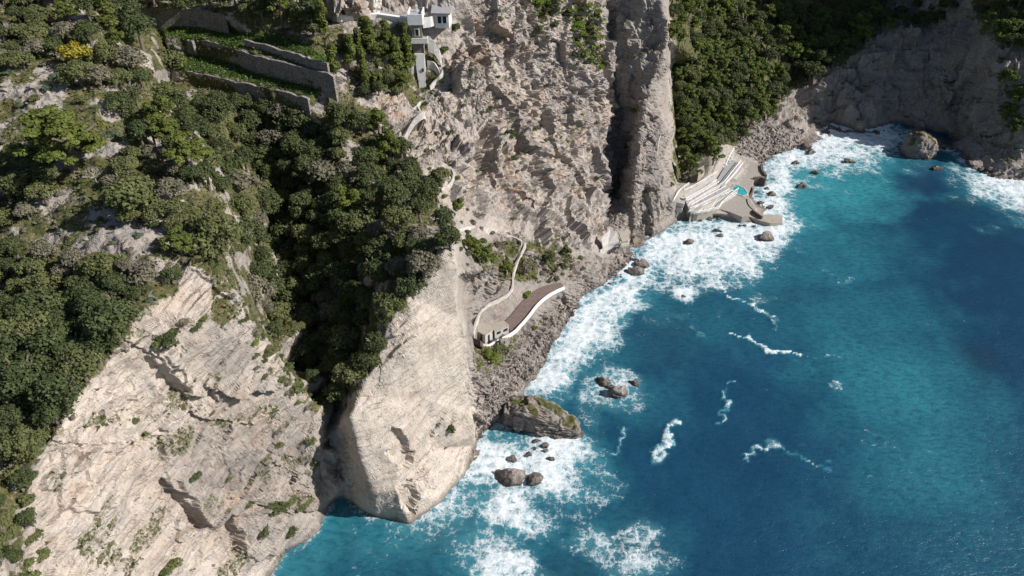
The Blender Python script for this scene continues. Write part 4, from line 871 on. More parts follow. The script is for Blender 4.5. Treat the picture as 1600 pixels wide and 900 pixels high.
def bigrock(name, c_, ax, L, Wd, zfun, seed, label, layered=True, mat=None, power=.72, sub=None):
    V, Fq = sub or (IV6, IF6); S = np.sign(V)*np.abs(V)**power; S = S/np.maximum(1e-6, np.abs(S).max(1))[:, None]*.5+S*.5
    u = S[:, 0]; ax = np.array(ax, float); ax /= np.linalg.norm(ax); ay = np.array([-ax[1], ax[0]])
    zz = zfun(u); X = c_[0]+ax[0]*u*L/2+ay[0]*S[:, 1]*Wd/2*np.sqrt(np.clip(zz/np.max(zz), .15, 1)); Y = c_[1]+ax[1]*u*L/2+ay[1]*S[:, 1]*Wd/2*np.sqrt(np.clip(zz/np.max(zz), .15, 1))
    Zc = np.where(S[:, 2] > 0, S[:, 2]*zz, S[:, 2]*2.5); Q_ = np.stack([X, Y, Zc], -1); nn = V/np.linalg.norm(V, axis=1)[:, None]
    q = Q_+.5*fbm(Q_/3, 2)[:, None]; d = .55*facet(q/2.6+seed)+.28*facet(q/1.0+seed)+.3*fbm(Q_/2+seed, 3)+(.5*pnoise(np.stack([Q_[:, 2]*1.6+.15*X, X*.08, Y*.08], -1)) if layered else 0)
    Q_ = Q_+nn*d[:, None]*min(1, L/12); k = len(Q_); top = sstep(.55, .9, nn[:, 2])*sstep(.1, .5, fbm(Q_/2.5+seed, 2)+.35)
    o = link(name, mesh_np(name, Q_, Fq, mat or ROCK, attrs={'veg': top*.9, 'cream': np.zeros(k), 'ribs': np.ones(k)*.6, 'dark': np.full(k, 1.0), 'orange': np.zeros(k), 'grass': np.zeros(k)})); tag(o, label, 'rock'); return o
a_ = ptz(782, 668); b_ = ptz(906, 694); m_ = (a_+b_)/2; v_ = b_-a_; nv_ = np.array([-v_[1], v_[0]])/np.hypot(v_[0], v_[1])
bigrock('sea_rock', m_[:2]+nv_*2.9, v_[:2], np.hypot(v_[0], v_[1])*1.02, 6.4, lambda u: np.interp(u, [-1, -.8, -.3, .1, .5, .8, 1], [4.5, 6.2, 6.9, 6.0, 4.4, 3.2, 1.2]), 3, 'large layered grey rock with grass on top, reaching from the rubble beach into the surf')
p = ptz(1440, 247); bigrock('bay_rock', p[:2]+np.array([0, 3.5]), (1, .1), 13.0, 10.0, lambda u: 8.0*np.sqrt(np.clip(1.05-u*u, .1, 1)), 8, 'big rounded grey rock standing in the water before the shaded small beach', layered=False, power=.95, sub=(IV5, IF5))
p = ptz(962, 405); bigrock('shore_rock', p[:2]+np.array([-1, 3.0]), (1, .35), 8.5, 6.5, lambda u: 5.5*np.sqrt(np.clip(1.1-u*u, .1, 1)), 12, 'dark rounded rock below the small walled ruin', layered=False, power=.95, sub=(IV5, IF5))
WR = [(795,748,22,13,'largest boulder in the white surf under the cream cliff'),(832,752,14,9,'wet boulder right of the largest one in the surf under the cream cliff'),(800,719,9,6,'brown boulder in the surf just left of the pair below the long rock'),(853,697,8,8,'reddish boulder touching the tip side of the long layered rock'),(826,711,7,5,'dark boulder in the foam below the long layered rock'),(838,690,7,6,'boulder wedged under the long layered rock'),(861,719,7,4,'low dark boulder right of the others in the surf by the long rock'),(850,706,6,4,'small dark rock between the reddish boulder and the surf'),(835,702,5,4,'smallest dark rock in the foam below the long rock'),
 (941,598,11,9,'left boulder of the offshore cluster ringed by foam'),(968,617,17,11,'largest brown boulder of the offshore cluster ringed by foam'),(990,600,8,5,'small right boulder of the offshore cluster ringed by foam'),(955,607,7,5,'middle rock of the offshore cluster ringed by foam'),(878,606,9,4,'flat brown rock awash above the long layered rock'),(862,612,6,3,'small flat rock awash next to the long layered rock'),
 (1072,462,13,7,'half drowned rock in the middle of a ring of foam'),(993,426,12,10,'round brown boulder at the water edge below the pillar'),(1004,416,12,6,'flat reddish boulder beside the round brown one below the pillar'),
 (972,398,12,9,'dark boulder under the small walled ruin'),(1075,380,8,5,'dark rock in the surf between the pillar and the bathing terrace'),(1120,362,7,5,'left dark rock in the surf before the bathing terrace'),(1125,370,6,4,'lower dark rock in the surf before the bathing terrace'),(1155,354,4,3,'tiny rock in the foam at the platform edge'),(1164,354,4,3,'tiny rock just right of another at the platform edge'),(1177,355,4,3,'tiny round rock in the foam below the lower ledge'),(1197,374,14,9,'grey boulder standing in the surf below the lower concrete ledge'),
 (1205,306,9,6,'dark rock in the foam right of the pool'),(1198,296,5,4,'small rock in the foam right of the pool'),(1183,302,5,4,'rock close to the sea wall beside the pool'),(1188,318,6,3,'flat rock below the sea wall bend'),(1204,325,6,3,'flat dark rock right of the sea wall'),
 (1253,292,9,6,'dark rock with white spray in the turquoise water'),(1273,271,8,5,'rock in the turquoise water nearer the beach'),(1326,254,9,6,'lone dark rock in the turquoise shallows before the beach'),(1243,256,7,5,'dark rock where surf meets the rubble shore'),(1260,231,12,8,'black boulder at the end of the rubble shore'),(1267,239,8,5,'black rock beside the larger one at the end of the rubble shore'),(1198,205,13,9,'dark pointed boulder on the rubble behind the bathing platform'),(1462,265,8,4,'low dark rock right of the big bay rock'),(1535,268,8,5,'dark rock in the foam under the shaded bay cliff'),
 (985,862,22,7,'dark brown reef just breaking the surface in the nearest foam patch'),(1003,826,12,6,'small reddish reef at the top of the nearest foam patch'),(822,890,13,8,'brown reef at the bottom of the surf near the cream cliff'),(962,492,12,6,'pale rocks awash in the surf by the rubble beach')]
for x, y, rx, ry, lb in WR:
    p = ptz(x, y); dep = float(project(p)[2]); s = rx*dep/F; low = 'reef' in lb or 'awash' in lb or 'drowned' in lb
    rock(Vector(p)+Vector((0, 0, (-.16 if low else .25)*s-.1)), s, s*random.uniform(.7, .95), max(.35, s*(.28 if low else .75)), lb, name='reef_rock' if low else 'boulder', rz=random.uniform(-.4, .4))
def strew(poly, nmax, rr, label, group, seed, sep=1.3, lift=.25):
    r = random.Random(seed); xs = [p[0] for p in poly]; ys = [p[1] for p in poly]; got = []; t = 0
    while len(got) < nmax and t < 20000:
        t += 1; x, y = r.uniform(min(xs), max(xs)), r.uniform(min(ys), max(ys)); s = rr[0]+(rr[1]-rr[0])*r.random()**2.2
        if inpoly([x], [y], poly)[0] and all((x-a)**2+(y-b)**2 > ((s+c)*sep*.5)**2 for a, b, c in got): got.append((x, y, s))
    for x, y, s in got:
        p = hit(x, y); dep = float(T[gi(x, y)]); m = s*dep/F; p.z = max(p.z, -.1); rock(p+Vector((0, 0, lift*m)), m, label=label, group=group)
    return len(got)
BE = [(740,640),(770,575),(800,580),(850,515),(885,475),(905,480),(872,520),(850,570),(832,588),(812,605),(790,650),(742,690)]
strew(BE, 105, (3.2, 8), 'grey brown boulder of the rubble beach between the lower walk and the surf', 'boulders of the rubble beach', 1)
strew([(925,425),(955,405),(985,400),(1000,425),(975,440),(945,455),(922,452)], 26, (3, 9), 'brown boulder in the heap at the water below the small ruin', 'boulders below the ruin', 2)
strew([(1150,200),(1180,188),(1235,196),(1262,215),(1250,232),(1215,240),(1190,250),(1165,258),(1150,235)], 45, (1.8, 5.5), 'pale rubble block of the rockfall behind the bathing platform', 'rockfall blocks behind the platform', 3)
strew([(1065,345),(1100,338),(1130,345),(1100,352),(1070,352)], 12, (3, 8), 'dark rock at the foot of the bathing terrace wall', 'rocks under the bathing terrace', 4)
strew([(1240,205),(1410,203),(1500,238),(1510,250),(1480,240),(1400,212),(1300,204)], 24, (2, 5), 'dark rock at the foot of the shaded bay cliff', 'rocks under the bay cliff', 5)
strew([(1490,240),(1530,262),(1600,268),(1600,280),(1545,278),(1510,262)], 12, (3, 8), 'dark rock at the waterline of the bay cliff', 'waterline rocks of the bay cliff', 6)
strew([(528,120),(565,125),(570,150),(545,160),(525,150)], 14, (1.5, 4), 'pale tumbled stone on the slope below the round turret', 'tumbled stones below the turret', 7)
strew([(30,85),(95,105),(110,150),(60,160),(5,170),(0,130)], 14, (3, 9), 'pale limestone outcrop block on the upper left slope', 'pale blocks of the upper slope', 8)
strew([(140,330),(220,330),(260,370),(215,410),(120,380)], 15, (2, 5), 'pale stone in the dry clearing of the headland', 'stones of the dry clearing', 9)
# finer rubble nobody could count
def rubble(name, polys, cnt, rr, label, seed):
    r = np.random.default_rng(seed); VV = []; FF = []; nb = 0
    for poly, n_ in zip(polys, cnt):
        c = np.array(poly, float); k = 0
        while k < n_:
            x, y = r.uniform(c[:, 0].min(), c[:, 0].max()), r.uniform(c[:, 1].min(), c[:, 1].max())
            if not inpoly([x], [y], poly)[0]: continue
            k += 1; p = np.array(hit(x, y)); m = r.uniform(*rr)*float(T[gi(x, y)])/F; V = rockshape(IV1, int(r.integers(1e6)), 4, .1)*m*r.uniform(.6, 1.1, 3); VV.append(V+p); FF.append(IF1+nb); nb += len(V)
    o = link(name, mesh_np(name, np.concatenate(VV), np.concatenate(FF), BOUL)); tag(o, label, 'rubble', kind='stuff')
rubble('rubble', [BE, [(1150,200),(1180,188),(1250,205),(1255,230),(1190,255),(1150,240)], [(735,560),(800,540),(880,470),(930,440),(900,470),(800,600),(740,640)]], [1700, 700, 700], (1.0, 3.0), 'loose grey rubble between the boulders along the shore', 4)
rubble('scree', [[(500,120),(570,120),(590,160),(530,165)], [(430,500),(500,560),(490,600),(455,560)], [(960,400),(1000,380),(990,430),(940,440)]], [250, 160, 150], (.7, 2), 'loose pale scree below the turret and in the gorge', 5)

# ------------------------------------------------------------------ masonry and buildings
def plain(name, c0, c1, rough=.85, scale=1.2, streak=True):
    k = NT(name); P = k.pos(); a = k.noise(scale, 6, .65, P); b = k.noise(scale*6, 5, .7, P)
    c = k.mix(k.ramp(k.math('ADD', k.math('MULTIPLY', a, .6), k.math('MULTIPLY', b, .4)), [(.36, 0), (.64, 1)]), (*c0, 1), (*c1, 1))
    if streak: c = k.mix(k.ramp(k.noise(1.0, 5, .7, k.mapping(P, scale=(2.5, 2.5, .35))), [(.56, 0), (.76, .45)]), c, (*[x*.45 for x in c0], 1))
    k.base(c, rough, .25); k.bump(b, .3, .05); return k.m
WHITE = plain('whitewash', (.70, .685, .66), (.86, .85, .83)); WHITE2 = plain('weathered_whitewash', (.36, .335, .31), (.66, .64, .60)); CONC = plain('concrete', (.26, .235, .21), (.38, .35, .32)); CONCL = plain('pale_concrete', (.42, .40, .38), (.56, .54, .51)); ROOFM = plain('roof_screed', (.30, .265, .22), (.42, .38, .33))
RED = plain('brown_tiles', (.13, .095, .082), (.20, .15, .135)); DARKP = plain('stair_shade_and_dark_wall', (.09, .07, .06), (.15, .12, .10)); GLS_SHADE = plain('glass_and_opening_shade', (.015, .02, .025), (.03, .035, .04), .15, 1, False); STEEL = plain('white_railing', (.66, .66, .65), (.82, .82, .80), .5, 1, False)  # path tone holds the stairs' shade, glass tone also that of openings
GREYF = plain('grey_paving', (.28, .275, .29), (.38, .37, .38))
def masonry(name, ca, cb, mort, sc=2.2):
    k = NT(name); P = k.pos(); v = k.n('TexVoronoi', feature='DISTANCE_TO_EDGE'); k.set(v, 'Vector', k.mapping(P, scale=(1, 1, 1.5))); v.inputs['Scale'].default_value = sc
    v2 = k.n('TexVoronoi'); k.set(v2, 'Vector', k.mapping(P, scale=(1, 1, 1.5))); v2.inputs['Scale'].default_value = sc
    c = k.mix(k.n('SeparateColor', {0: v2.outputs['Color']}).outputs[0], (*ca, 1), (*cb, 1)); c = k.mix(k.ramp(v.outputs[0], [(.02, 1), (.09, 0)]), c, (*mort, 1)); c = k.mix(k.ramp(k.noise(.5, 5, .7, P), [(.45, 0), (.7, .5)]), c, (.10, .10, .06, 1))
    k.base(c, .9, .2); k.bump(v.outputs[0], .8, .12); return k.m
STONE = masonry('dry_stone', (.23, .205, .20), (.42, .385, .37), (.07, .062, .058)); STONEB = masonry('tower_stone', (.24, .20, .17), (.36, .32, .28), (.14, .12, .10), 3)
def HP_(pts, lift=0): return [hit(x, y)+Vector((0, 0, lift)) for x, y in pts]
def tw(name, pts, z, hgt, th, label, mat=STONE):
    L = smooth_line([tuple(ptz(x, y, z)) for x, y in pts], 6); L = [Vector((p[0]+.25*pnoise(np.array(p)/2), p[1]-.25, z+.5*float(fbm(np.array(p)/1.8, 3)))) for p in L]
    mb = MB(); mb.ribbon(L, -.25, hgt+1.2, th); return tag(mb.build(name, mat), label, 'wall', 'dry stone terrace walls')
tw('terrace_wall', [(258,101),(300,110),(370,125),(430,138),(482,152)], 55, 3.9, .7, 'lowest grey dry stone terrace wall, just above the gorge wood')
tw('terrace_wall', [(315,60),(360,71),(400,84),(470,102),(522,115)], 60.3, 5.2, .7, 'long middle dry stone terrace wall running down to the round turret')
tw('terrace_wall', [(262,58),(285,57),(302,62)], 60.2, 5, .7, 'short broken piece of the middle terrace wall at its left end')
tw('terrace_wall', [(234,10),(300,12),(350,20)], 66, 5.2, .7, 'uppermost dry stone terrace wall above the narrow grass strip')
tw('terrace_wall', [(382,60),(430,72),(475,86),(512,96)], 62.4, 2.2, .6, 'low dry stone wall under the upper grass patch')
# round turret
p = hit(548, 100); mb = MB(); mb.prism([(p.x+1.7*math.cos(k*.524), p.y+1.7*math.sin(k*.524)) for k in range(12)], p.z-4, p.z+1.3, .95)
t = empty('stone_turret', p); tag(t, 'small round stone turret with a dark open top at the end of the terraces', 'turret'); mb.build('wall', STONEB, t)
mb = MB(); mb.prism([(p.x+1.15*math.cos(k*.524), p.y+1.15*math.sin(k*.524)) for k in range(12)], p.z+1.304, p.z+1.32); mb.build('opening_shade', GLS_SHADE, t)  # dark disc painted for the shade inside the open top
# the tall white house on its tower
t = empty('tower_house', (-24.2, 180, 55)); tag(t, 'tall white house on a narrow stone tower at the cliff edge', 'house')
mb = MB(); mb.prism([(-26.2, 178), (-22.5, 178), (-22.5, 183.6), (-26.2, 183.6)], 64.9, 67.0); mb.build('wall', WHITE, t)
mb = MB(); mb.prism([(-25.95, 178.3), (-22.75, 178.3), (-22.75, 183.3), (-25.95, 183.3)], 67.003, 67.03); mb.build('roof', GREYF, t)
mb = MB(); mb.obox((-24.35, 178.12), (1, 0), 3.74, .24, 67.0, 67.5); mb.obox((-26.1, 180.9), (0, 1), 5.2, .24, 67.0, 67.75); mb.obox((-22.6, 180.9), (0, 1), 5.2, .24, 67.0, 67.75); mb.build('parapet', WHITE, t)
mb = MB(); mb.obox((-24.3, 182.3), (1, 0), .4, .5, 67.03, 68.4); mb.obox((-24.3, 182.3), (1, 0), .55, .65, 68.4, 68.55); mb.build('chimney', WHITE, t)
mb = MB(); mb.prism([(-25.5, 178.4), (-22.9, 178.4), (-22.9, 183), (-25.5, 183)], 61.2, 64.9); mb.build('stone_storey', STONEB, t)
f = MB(); f.obox((-24.1, 178.35), (1, 0), 1.25, .2, 62.1, 64.0); f = f.build('window', WHITE, t)
q = MB(); q.obox((-24.1, 178.3), (1, 0), .8, .2, 62.2, 63.75); q = q.build('pane', GLS_SHADE, f)
mb = MB(); mb.prism([(-27.0, 176.7), (-21.4, 176.7), (-21.4, 178.7), (-27.0, 178.7)], 60.7, 61.2); mb.obox((-24.2, 176.8), (1, 0), 5.6, .18, 61.2, 62.0); mb.obox((-26.92, 177.7), (0, 1), 1.8, .18, 61.2, 62.0); mb.obox((-21.48, 177.7), (0, 1), 1.8, .18, 61.2, 62.0); mb.build('balcony', WHITE, t)
mb = MB(); mb.prism([(-25.4, 177.3), (-22.7, 177.3), (-22.5, 182), (-25.6, 182)], 58.0, 60.7); mb.build('stone_storey', STONEB, t)
mb = MB(); mb.add([(-25.1, 177.0, 58), (-22.5, 177.0, 58), (-22.5, 182, 58), (-25.1, 182, 58), (-24.3, 175.8, 48.3), (-22.7, 175.8, 48.3), (-22.7, 181, 48.3), (-24.3, 181, 48.3)], [(0, 1, 2, 3), (7, 6, 5, 4), (0, 4, 5, 1), (1, 5, 6, 2), (2, 6, 7, 3), (3, 7, 4, 0)]); mb.build('buttress', WHITE, t)
mb = MB(); mb.add([(-23.3, 176.3, 54.4), (-22.9, 176.3, 54.4), (-22.9, 176.3, 53.6), (-23.3, 176.3, 53.6), (-23.3, 177, 54.4), (-22.9, 177, 54.4), (-22.9, 177, 53.6), (-23.3, 177, 53.6)], [(0, 1, 2, 3), (7, 6, 5, 4), (0, 4, 5, 1), (1, 5, 6, 2), (2, 6, 7, 3), (3, 7, 4, 0)]); mb.build('slit_shade', GLS_SHADE, t)  # dark plate painted for the shade inside the slit
# small white house
t = empty('small_house', (-18, 182, 64)); tag(t, 'small white house with two dark windows and a flat grey roof beside the tall one', 'house')
mb = MB(); mb.prism([(-19.6, 180.0), (-16.0, 179.7), (-15.7, 185), (-20.2, 185.5)], 63.6, 67.1); mb.build('wall', WHITE, t)
mb = MB(); mb.prism([(-20.4, 179.4), (-15.5, 179.0), (-15.2, 187), (-20.8, 187.2)], 67.1, 67.45); mb.build('roof', GREYF, t)
for x in (-18.35, -17.05):
    f = MB(); f.obox((x, 179.8), (1, -.08), 1.15, .16, 64.7, 66.7); f = f.build('window', WHITE, t); q = MB(); q.obox((x, 179.74), (1, -.08), .9, .16, 64.85, 66.55); q.build('pane', GLS_SHADE, f)
mb = MB(); mb.ribbon([(-22.5, 178.6, 66), (-20.6, 179.2, 66.1), (-19.7, 179.8, 66.3)], .5, 2.0, .25); tag(mb.build('garden_wall', WHITE), 'short white wall joining the two cliff-top houses', 'wall')
mb = MB(); mb.ribbon([(-21.5, 177.2, 61.6), (-20.0, 177.5, 60.8), (-18.8, 178, 58.5), (-18.4, 178.5, 56.6)], .5, 3.0, .3); tag(mb.build('stair_wall', WHITE2), 'stepped stair wall dropping from the balcony of the tower house', 'wall')
# cliff-top terrace with the long white wall
TP = [(521,31),(560,30),(592,29),(620,33),(646,37)]; L = [Vector(ptz(x, y, 64.6)) for x, y in TP]
mb = MB(); mb.ribbon(L, 1.3, 2.0, 1.3); tag(mb.build('terrace_parapet', WHITE), 'long brilliant white wall along the edge of the cliff-top terrace', 'wall')
mb = MB(); mb.prism([tuple(ptz(x, y, 64.7)[:2]) for x, y in [(521,30),(592,28),(646,36),(648,14),(600,12),(560,22)]], 63.5, 64.75); tag(mb.build('terrace_floor', GREYF), 'grey paved terrace behind the long white wall', 'terrace')
mb = MB(); mb.prism([tuple(ptz(x, y, 65.4)[:2]) for x, y in [(526,30),(534,30),(536,18),(528,16)]], 64.6, 66.4); mb.prism([tuple(ptz(x, y, 65.2)[:2]) for x, y in [(542,28),(553,28),(552,20),(544,20)]], 64.6, 65.7); tag(mb.build('white_steps', WHITE, bevel=.08), 'bright white step blocks at the left end of the cliff-top terrace', 'steps')
PALER = plain('pale_limestone', (.50, .46, .41), (.72, .68, .62))
# pale bulging crags over the terrace
for x, y, sx, sz, lb in [(520,8,2.6,4.5,'left pale crag over the cliff-top terrace'),(537,5,2.4,4.8,'second pale crag over the cliff-top terrace'),(556,6,2.2,4.6,'third pale crag over the cliff-top terrace'),(577,8,2.6,5.2,'large pale crag over the middle of the cliff-top terrace'),(505,4,2.2,3.6,'outermost pale crag beside the dark tree at the white wall')]:
    p = ptz(x, y, 67.5); V = rockshape(IV5, x, 7, .16)*np.array([sx, sx*.9, sz]); V = V+(.25*fbm(V/1.0+x, 3))[:, None]*IV5
    k = len(V); o = link('pale_crag', mesh_np('pale_crag', V, IF5, PALER, attrs={'veg': np.zeros(k), 'cream': np.ones(k), 'ribs': np.zeros(k), 'dark': np.zeros(k), 'orange': np.zeros(k), 'grass': np.zeros(k)})); o.location = Vector(p)+Vector((0, 3.0, 1.0)); tag(o, lb, 'rock')
# winding stair path of the main cliff
def pathwall(pts, up, down, th, label, mat=WHITE2, name='path_wall', lift=.0, back=.0):
    L = smooth_line([tuple(v+Vector((0, -back, lift))) for v in HP_(pts)], 5); mb = MB(); mb.ribbon(L, up, down, th); return tag(mb.build(name, mat), label, 'wall', None)
pathwall([(668,98),(678,101),(684,108),(688,116)], .8, 1.8, .3, 'curved whitish stair wall just right of the white buttress', back=.6)
pathwall([(693,113),(688,120),(680,128),(672,138)], .9, 1.8, .35, 'white wall of the hairpin at the foot of the buttress', WHITE2, back=.6)
pathwall([(644,174),(650,172),(655,178),(656,186)], .6, 2.2, .3, 'thin curved wall above the big bend of the stair path', back=.6)
pathwall([(650,172),(656,165),(667,163)], .6, 2.0, .3, 'short arched wall above the big bend of the stair path', back=.6)
pathwall([(665,185),(655,187),(645,192),(636,202),(631,213),(630,226),(637,240)], .5, 1.4, .5, 'big curved pale retaining wall at the bend of the stair path', back=.9)
pathwall([(703,268),(702,280),(701,290),(688,300)], .5, 1.0, .3, 'white wall by the landing halfway down the main cliff', WHITE2, back=.6)
pathwall([(690,324),(690,338)], .9, 1.4, .3, 'left white gate wall above the lip of the cream cliff', WHITE, back=.5)
pathwall([(699,328),(698,342)], .9, 1.4, .3, 'right white gate wall above the lip of the cream cliff', WHITE, back=.5)
pathwall([(702,362),(718,359),(735,357),(755,358),(778,361)], .8, 1.6, .35, 'long level pale wall above the bright pines', back=.5)
pathwall([(790,372),(800,376),(810,383)], .7, 1.2, .3, 'short stair rail wall left of the sunken stairs', back=.4)
LWP = [(824,378),(825,388),(822,398),(814,415),(808,432),(802,455),(785,472),(766,485),(750,502),(742,516),(741,530),(750,540),(762,539)]
L = smooth_line([tuple(v+Vector((0, -.3, .3))) for v in HP_(LWP)], 5); sm = [Vector(p) for p in L]
for _ in range(6): sm = [sm[0]]+[(sm[i-1]+sm[i]*2+sm[i+1])/4 for i in range(1, len(sm)-1)]+[sm[-1]]
mb = MB(); mb.ribbon(sm, .35, 1.3, .45); tag(mb.build('stair_wall', WHITE2), 'long winding white wall of the sunken stairs leading down to the lower walk', 'wall')
off = []
for i, p in enumerate(sm[:-8]):
    d = (sm[min(i+1, len(sm)-1)]-sm[max(i-1, 0)]); d.z = 0; d.normalize(); off.append((p, Vector((d.y, -d.x, 0))))
vs_, fs_ = [], []
for i, (p, nn) in enumerate(off): vs_ += [tuple(p+nn*.25+Vector((0, 0, .0))), tuple(p+nn*1.9+Vector((0, 0, .0))), tuple(p+nn*1.9+Vector((0, 0, -1.6))), tuple(p+nn*.25+Vector((0, 0, -1.6)))]
for i in range(len(off)-1):
    for k in range(4): fs_.append((4*i+k, 4*i+4+k, 4*i+4+(k+1) % 4, 4*i+(k+1) % 4))
mb = MB(); mb.add(vs_, fs_); tag(mb.build('sunken_stairs', DARKP), 'narrow stairway, its shade put into the dark colour, running along the inside of the winding white wall', 'stairs')  # strip coloured dark to stand for the shadow over the sunken steps
# lower walk: brown tiled deck, white parapet
inn = [(789,502),(800,491),(813,474),(828,459),(845,449),(862,444),(876,441)]; out_ = [(797,516),(810,506),(824,491),(838,473),(853,461),(867,453),(880,447)]
mb = MB(); A_ = smooth_line([tuple(ptz(x, y, 10.6)) for x, y in inn], 4); B_ = smooth_line([tuple(ptz(x, y, 10.6)) for x, y in out_], 4)
mb.prism([tuple(p[:2]) for p in A_]+[tuple(p[:2]) for p in B_[::-1]], 9.0, 10.6); dk = tag(mb.build('walk_deck', RED), 'brown tiled curved sun deck behind the white parapet above the rubble beach', 'deck')
mb = MB()
for t_ in (.2, .4, .6, .8):
    L = [Vector(a)*(1-t_)+Vector(b)*t_ for a, b in zip(A_, B_)]; mb.ribbon([l+Vector((0, 0, .03)) for l in L], .03, .03, .06)
mb.build('tile_band', plain('tile_joint', (.22, .17, .15), (.28, .23, .21)), dk)
L = smooth_line([tuple(ptz(x, y, 10.9)) for x, y in [(752,541),(762,541),(775,534),(800,521),(812,510),(826,494),(840,476),(855,463),(869,455),(882,449)]], 4); mb = MB(); mb.ribbon(L, .25, .6, .38); tag(mb.build('parapet', WHITE), 'thick white parapet along the seaward side of the lower walk', 'parapet')
mb = MB(); L = smooth_line([tuple(ptz(x, y, 10.2)) for x, y in [(736,508),(733,522),(736,536),(746,546),(758,549)]], 4); mb.ribbon(L, .3, 1.3, .5); tag(mb.build('retaining_wall', WHITE2), 'outer curved grey white wall round the turning of the lower walk', 'wall')
# bath house of the lower walk
c_ = ptz(762, 515, 13.2); t = empty('bath_house', (c_[0], c_[1], 10)); tag(t, 'low flat roofed concrete bath house at the turning of the lower walk', 'house')
r1 = [(744,517),(758,523.5),(771,514),(766,505),(749,506)]; r2 = [(767,506.5),(787.5,500.5),(796,508),(772.5,517.5)]
g = lambda pl, z: [tuple(ptz(x, y, z)[:2]) for x, y in pl]
def shrink(pl, k): cx = sum(p[0] for p in pl)/len(pl); cy = sum(p[1] for p in pl)/len(pl); return [(cx+(p[0]-cx)*k, cy+(p[1]-cy)*k) for p in pl]
mb = MB(); mb.prism(g(r1, 13.3), 13.05, 13.3); mb.build('roof', ROOFM, t); mb = MB(); mb.prism(g(r2, 12.9), 12.65, 12.9); mb.build('roof', ROOFM, t)
mb = MB(); mb.prism(shrink(g(r1, 13.3), .93), 9, 13.05); mb.prism(shrink(g(r2, 12.9), .93), 9, 12.65); mb.build('wall', CONCL, t)
def opening(pl, i, z0, z1, a, b, parent, nm='door'):
    P_ = [Vector((*q, 0)) for q in pl]; A, B = P_[i], P_[(i+1) % len(P_)]; d = (B-A).normalized(); nn = Vector((d.y, -d.x, 0)); cc = sum(P_, Vector())/len(P_)
    if nn.dot(A-cc) < 0: nn = -nn
    c0 = A.lerp(B, (a+b)/2)+nn*.02; mb = MB(); mb.obox((c0.x, c0.y), (d.x, d.y), (B-A).length*(b-a), .14, z0, z1); mb.build(nm, GLS_SHADE, parent)  # flat dark box paints the shaded inside of the opening
w1 = shrink(g(r1, 13.3), .93); w2 = shrink(g(r2, 12.9), .93)
opening(w1, 0, 10, 12.7, .42, .66, t); opening(w1, 1, 10, 12.4, .35, .55, t); opening(w2, 2, 11.5, 12.2, .1, .38, t, 'window'); opening(w2, 2, 11.5, 12.2, .6, .85, t, 'window')
# small ruin by the pillar
c_ = ptz(955, 372, 7); t = empty('shore_ruin', (c_[0], c_[1], 5)); tag(t, 'small ruined boat shelter with a sloping slab and low white walls left of the pillar', 'ruin')
def slab(pl, name, mat, parent, th=.4):
    V = [Vector(ptz(x, y, z)) for x, y, z in pl]; mb = MB(); n_ = len(V); mb.add(V+[v-Vector((0, 0, th)) for v in V], [tuple(range(n_)), tuple(range(2*n_-1, n_-1, -1))]+[(i, (i+1) % n_, n_+(i+1) % n_, n_+i) for i in range(n_)]); return mb.build(name, mat, parent)
slab([(939,373,9),(954,358,10.5),(963,362,10),(967,376,7.5),(950,382,7),(942,386,7)], 'slab', CONCL, t, .8)
slab([(966,361,9.5),(984,362,9),(981,375,7.2),(972,378,7)], 'slab', ROOFM, t, .6)
mb = MB(); mb.ribbon([ptz(937, 394, 5.6), ptz(947, 386, 6.2), ptz(957, 380, 6.6), ptz(967, 377, 6.8)], .5, 1.6, .35); mb.ribbon([ptz(969, 378, 6.8), ptz(971, 383, 6.4), ptz(981, 381, 6.4), ptz(983, 374, 6.8)], .3, .5, .3); mb.build('low_wall', WHITE2, t)

# ------------------------------------------------------------------ bathing terrace
def deck(name, pl, z, mat, label, z0=-1.5):
    mb = MB(); mb.prism(g(pl, z), z0, z); return tag(mb.build(name, mat), label, 'platform')
deck('sun_platform', [(1104,330),(1126,327),(1140,331),(1160,339),(1171,337),(1171,329),(1180,326),(1172,312),(1164,311),(1150,302),(1128,310)], 2.5, CONC, 'large rounded grey concrete sun platform below the white railed decks')
deck('pool_platform', [(1118,318),(1128,309.6),(1150,301.6),(1164,310.6),(1171,311.6),(1170,302),(1178,281),(1196,275.5),(1194,268),(1186,257),(1172,252),(1162,262),(1150,275),(1138,290)], 2.52, CONC, 'brown grey concrete platform round the small pool')
deck('lower_ledge', [(1171,330),(1181,326.4),(1192,335),(1222,336),(1223,347),(1204,349),(1186,344),(1170,338)], 1.4, ROOFM, 'low brown ledge awash at the outer corner of the bathing platform')
deck('pale_step', [(1146,279),(1160,262),(1163,264),(1150,281)], 2.95, CONCL, 'narrow pale raised step beside the pool platform', 2.0)
# sea wall
L = smooth_line([tuple(ptz(x, y, 3.0)) for x, y in [(1173,288),(1177,294),(1173,302),(1167,308),(1170,319),(1180,328),(1192,336)]], 4); mb = MB(); mb.ribbon(L, -.5, 2.6, .45); tag(mb.build('sea_wall', DARKP), 'thin dark winding sea wall between the pool and the surf', 'wall')
mb = MB(); mb.ribbon([ptz(1178, 278, 3), ptz(1188, 277, 3), ptz(1197, 280, 3)], .2, 4, .8); mb.ribbon([ptz(1190, 257, 3), ptz(1191, 266, 3), ptz(1197, 274, 3)], .2, 4, .8); tag(mb.build('sea_wall', DARKP), 'short dark breakwater wall at the upper end of the pool platform', 'wall')
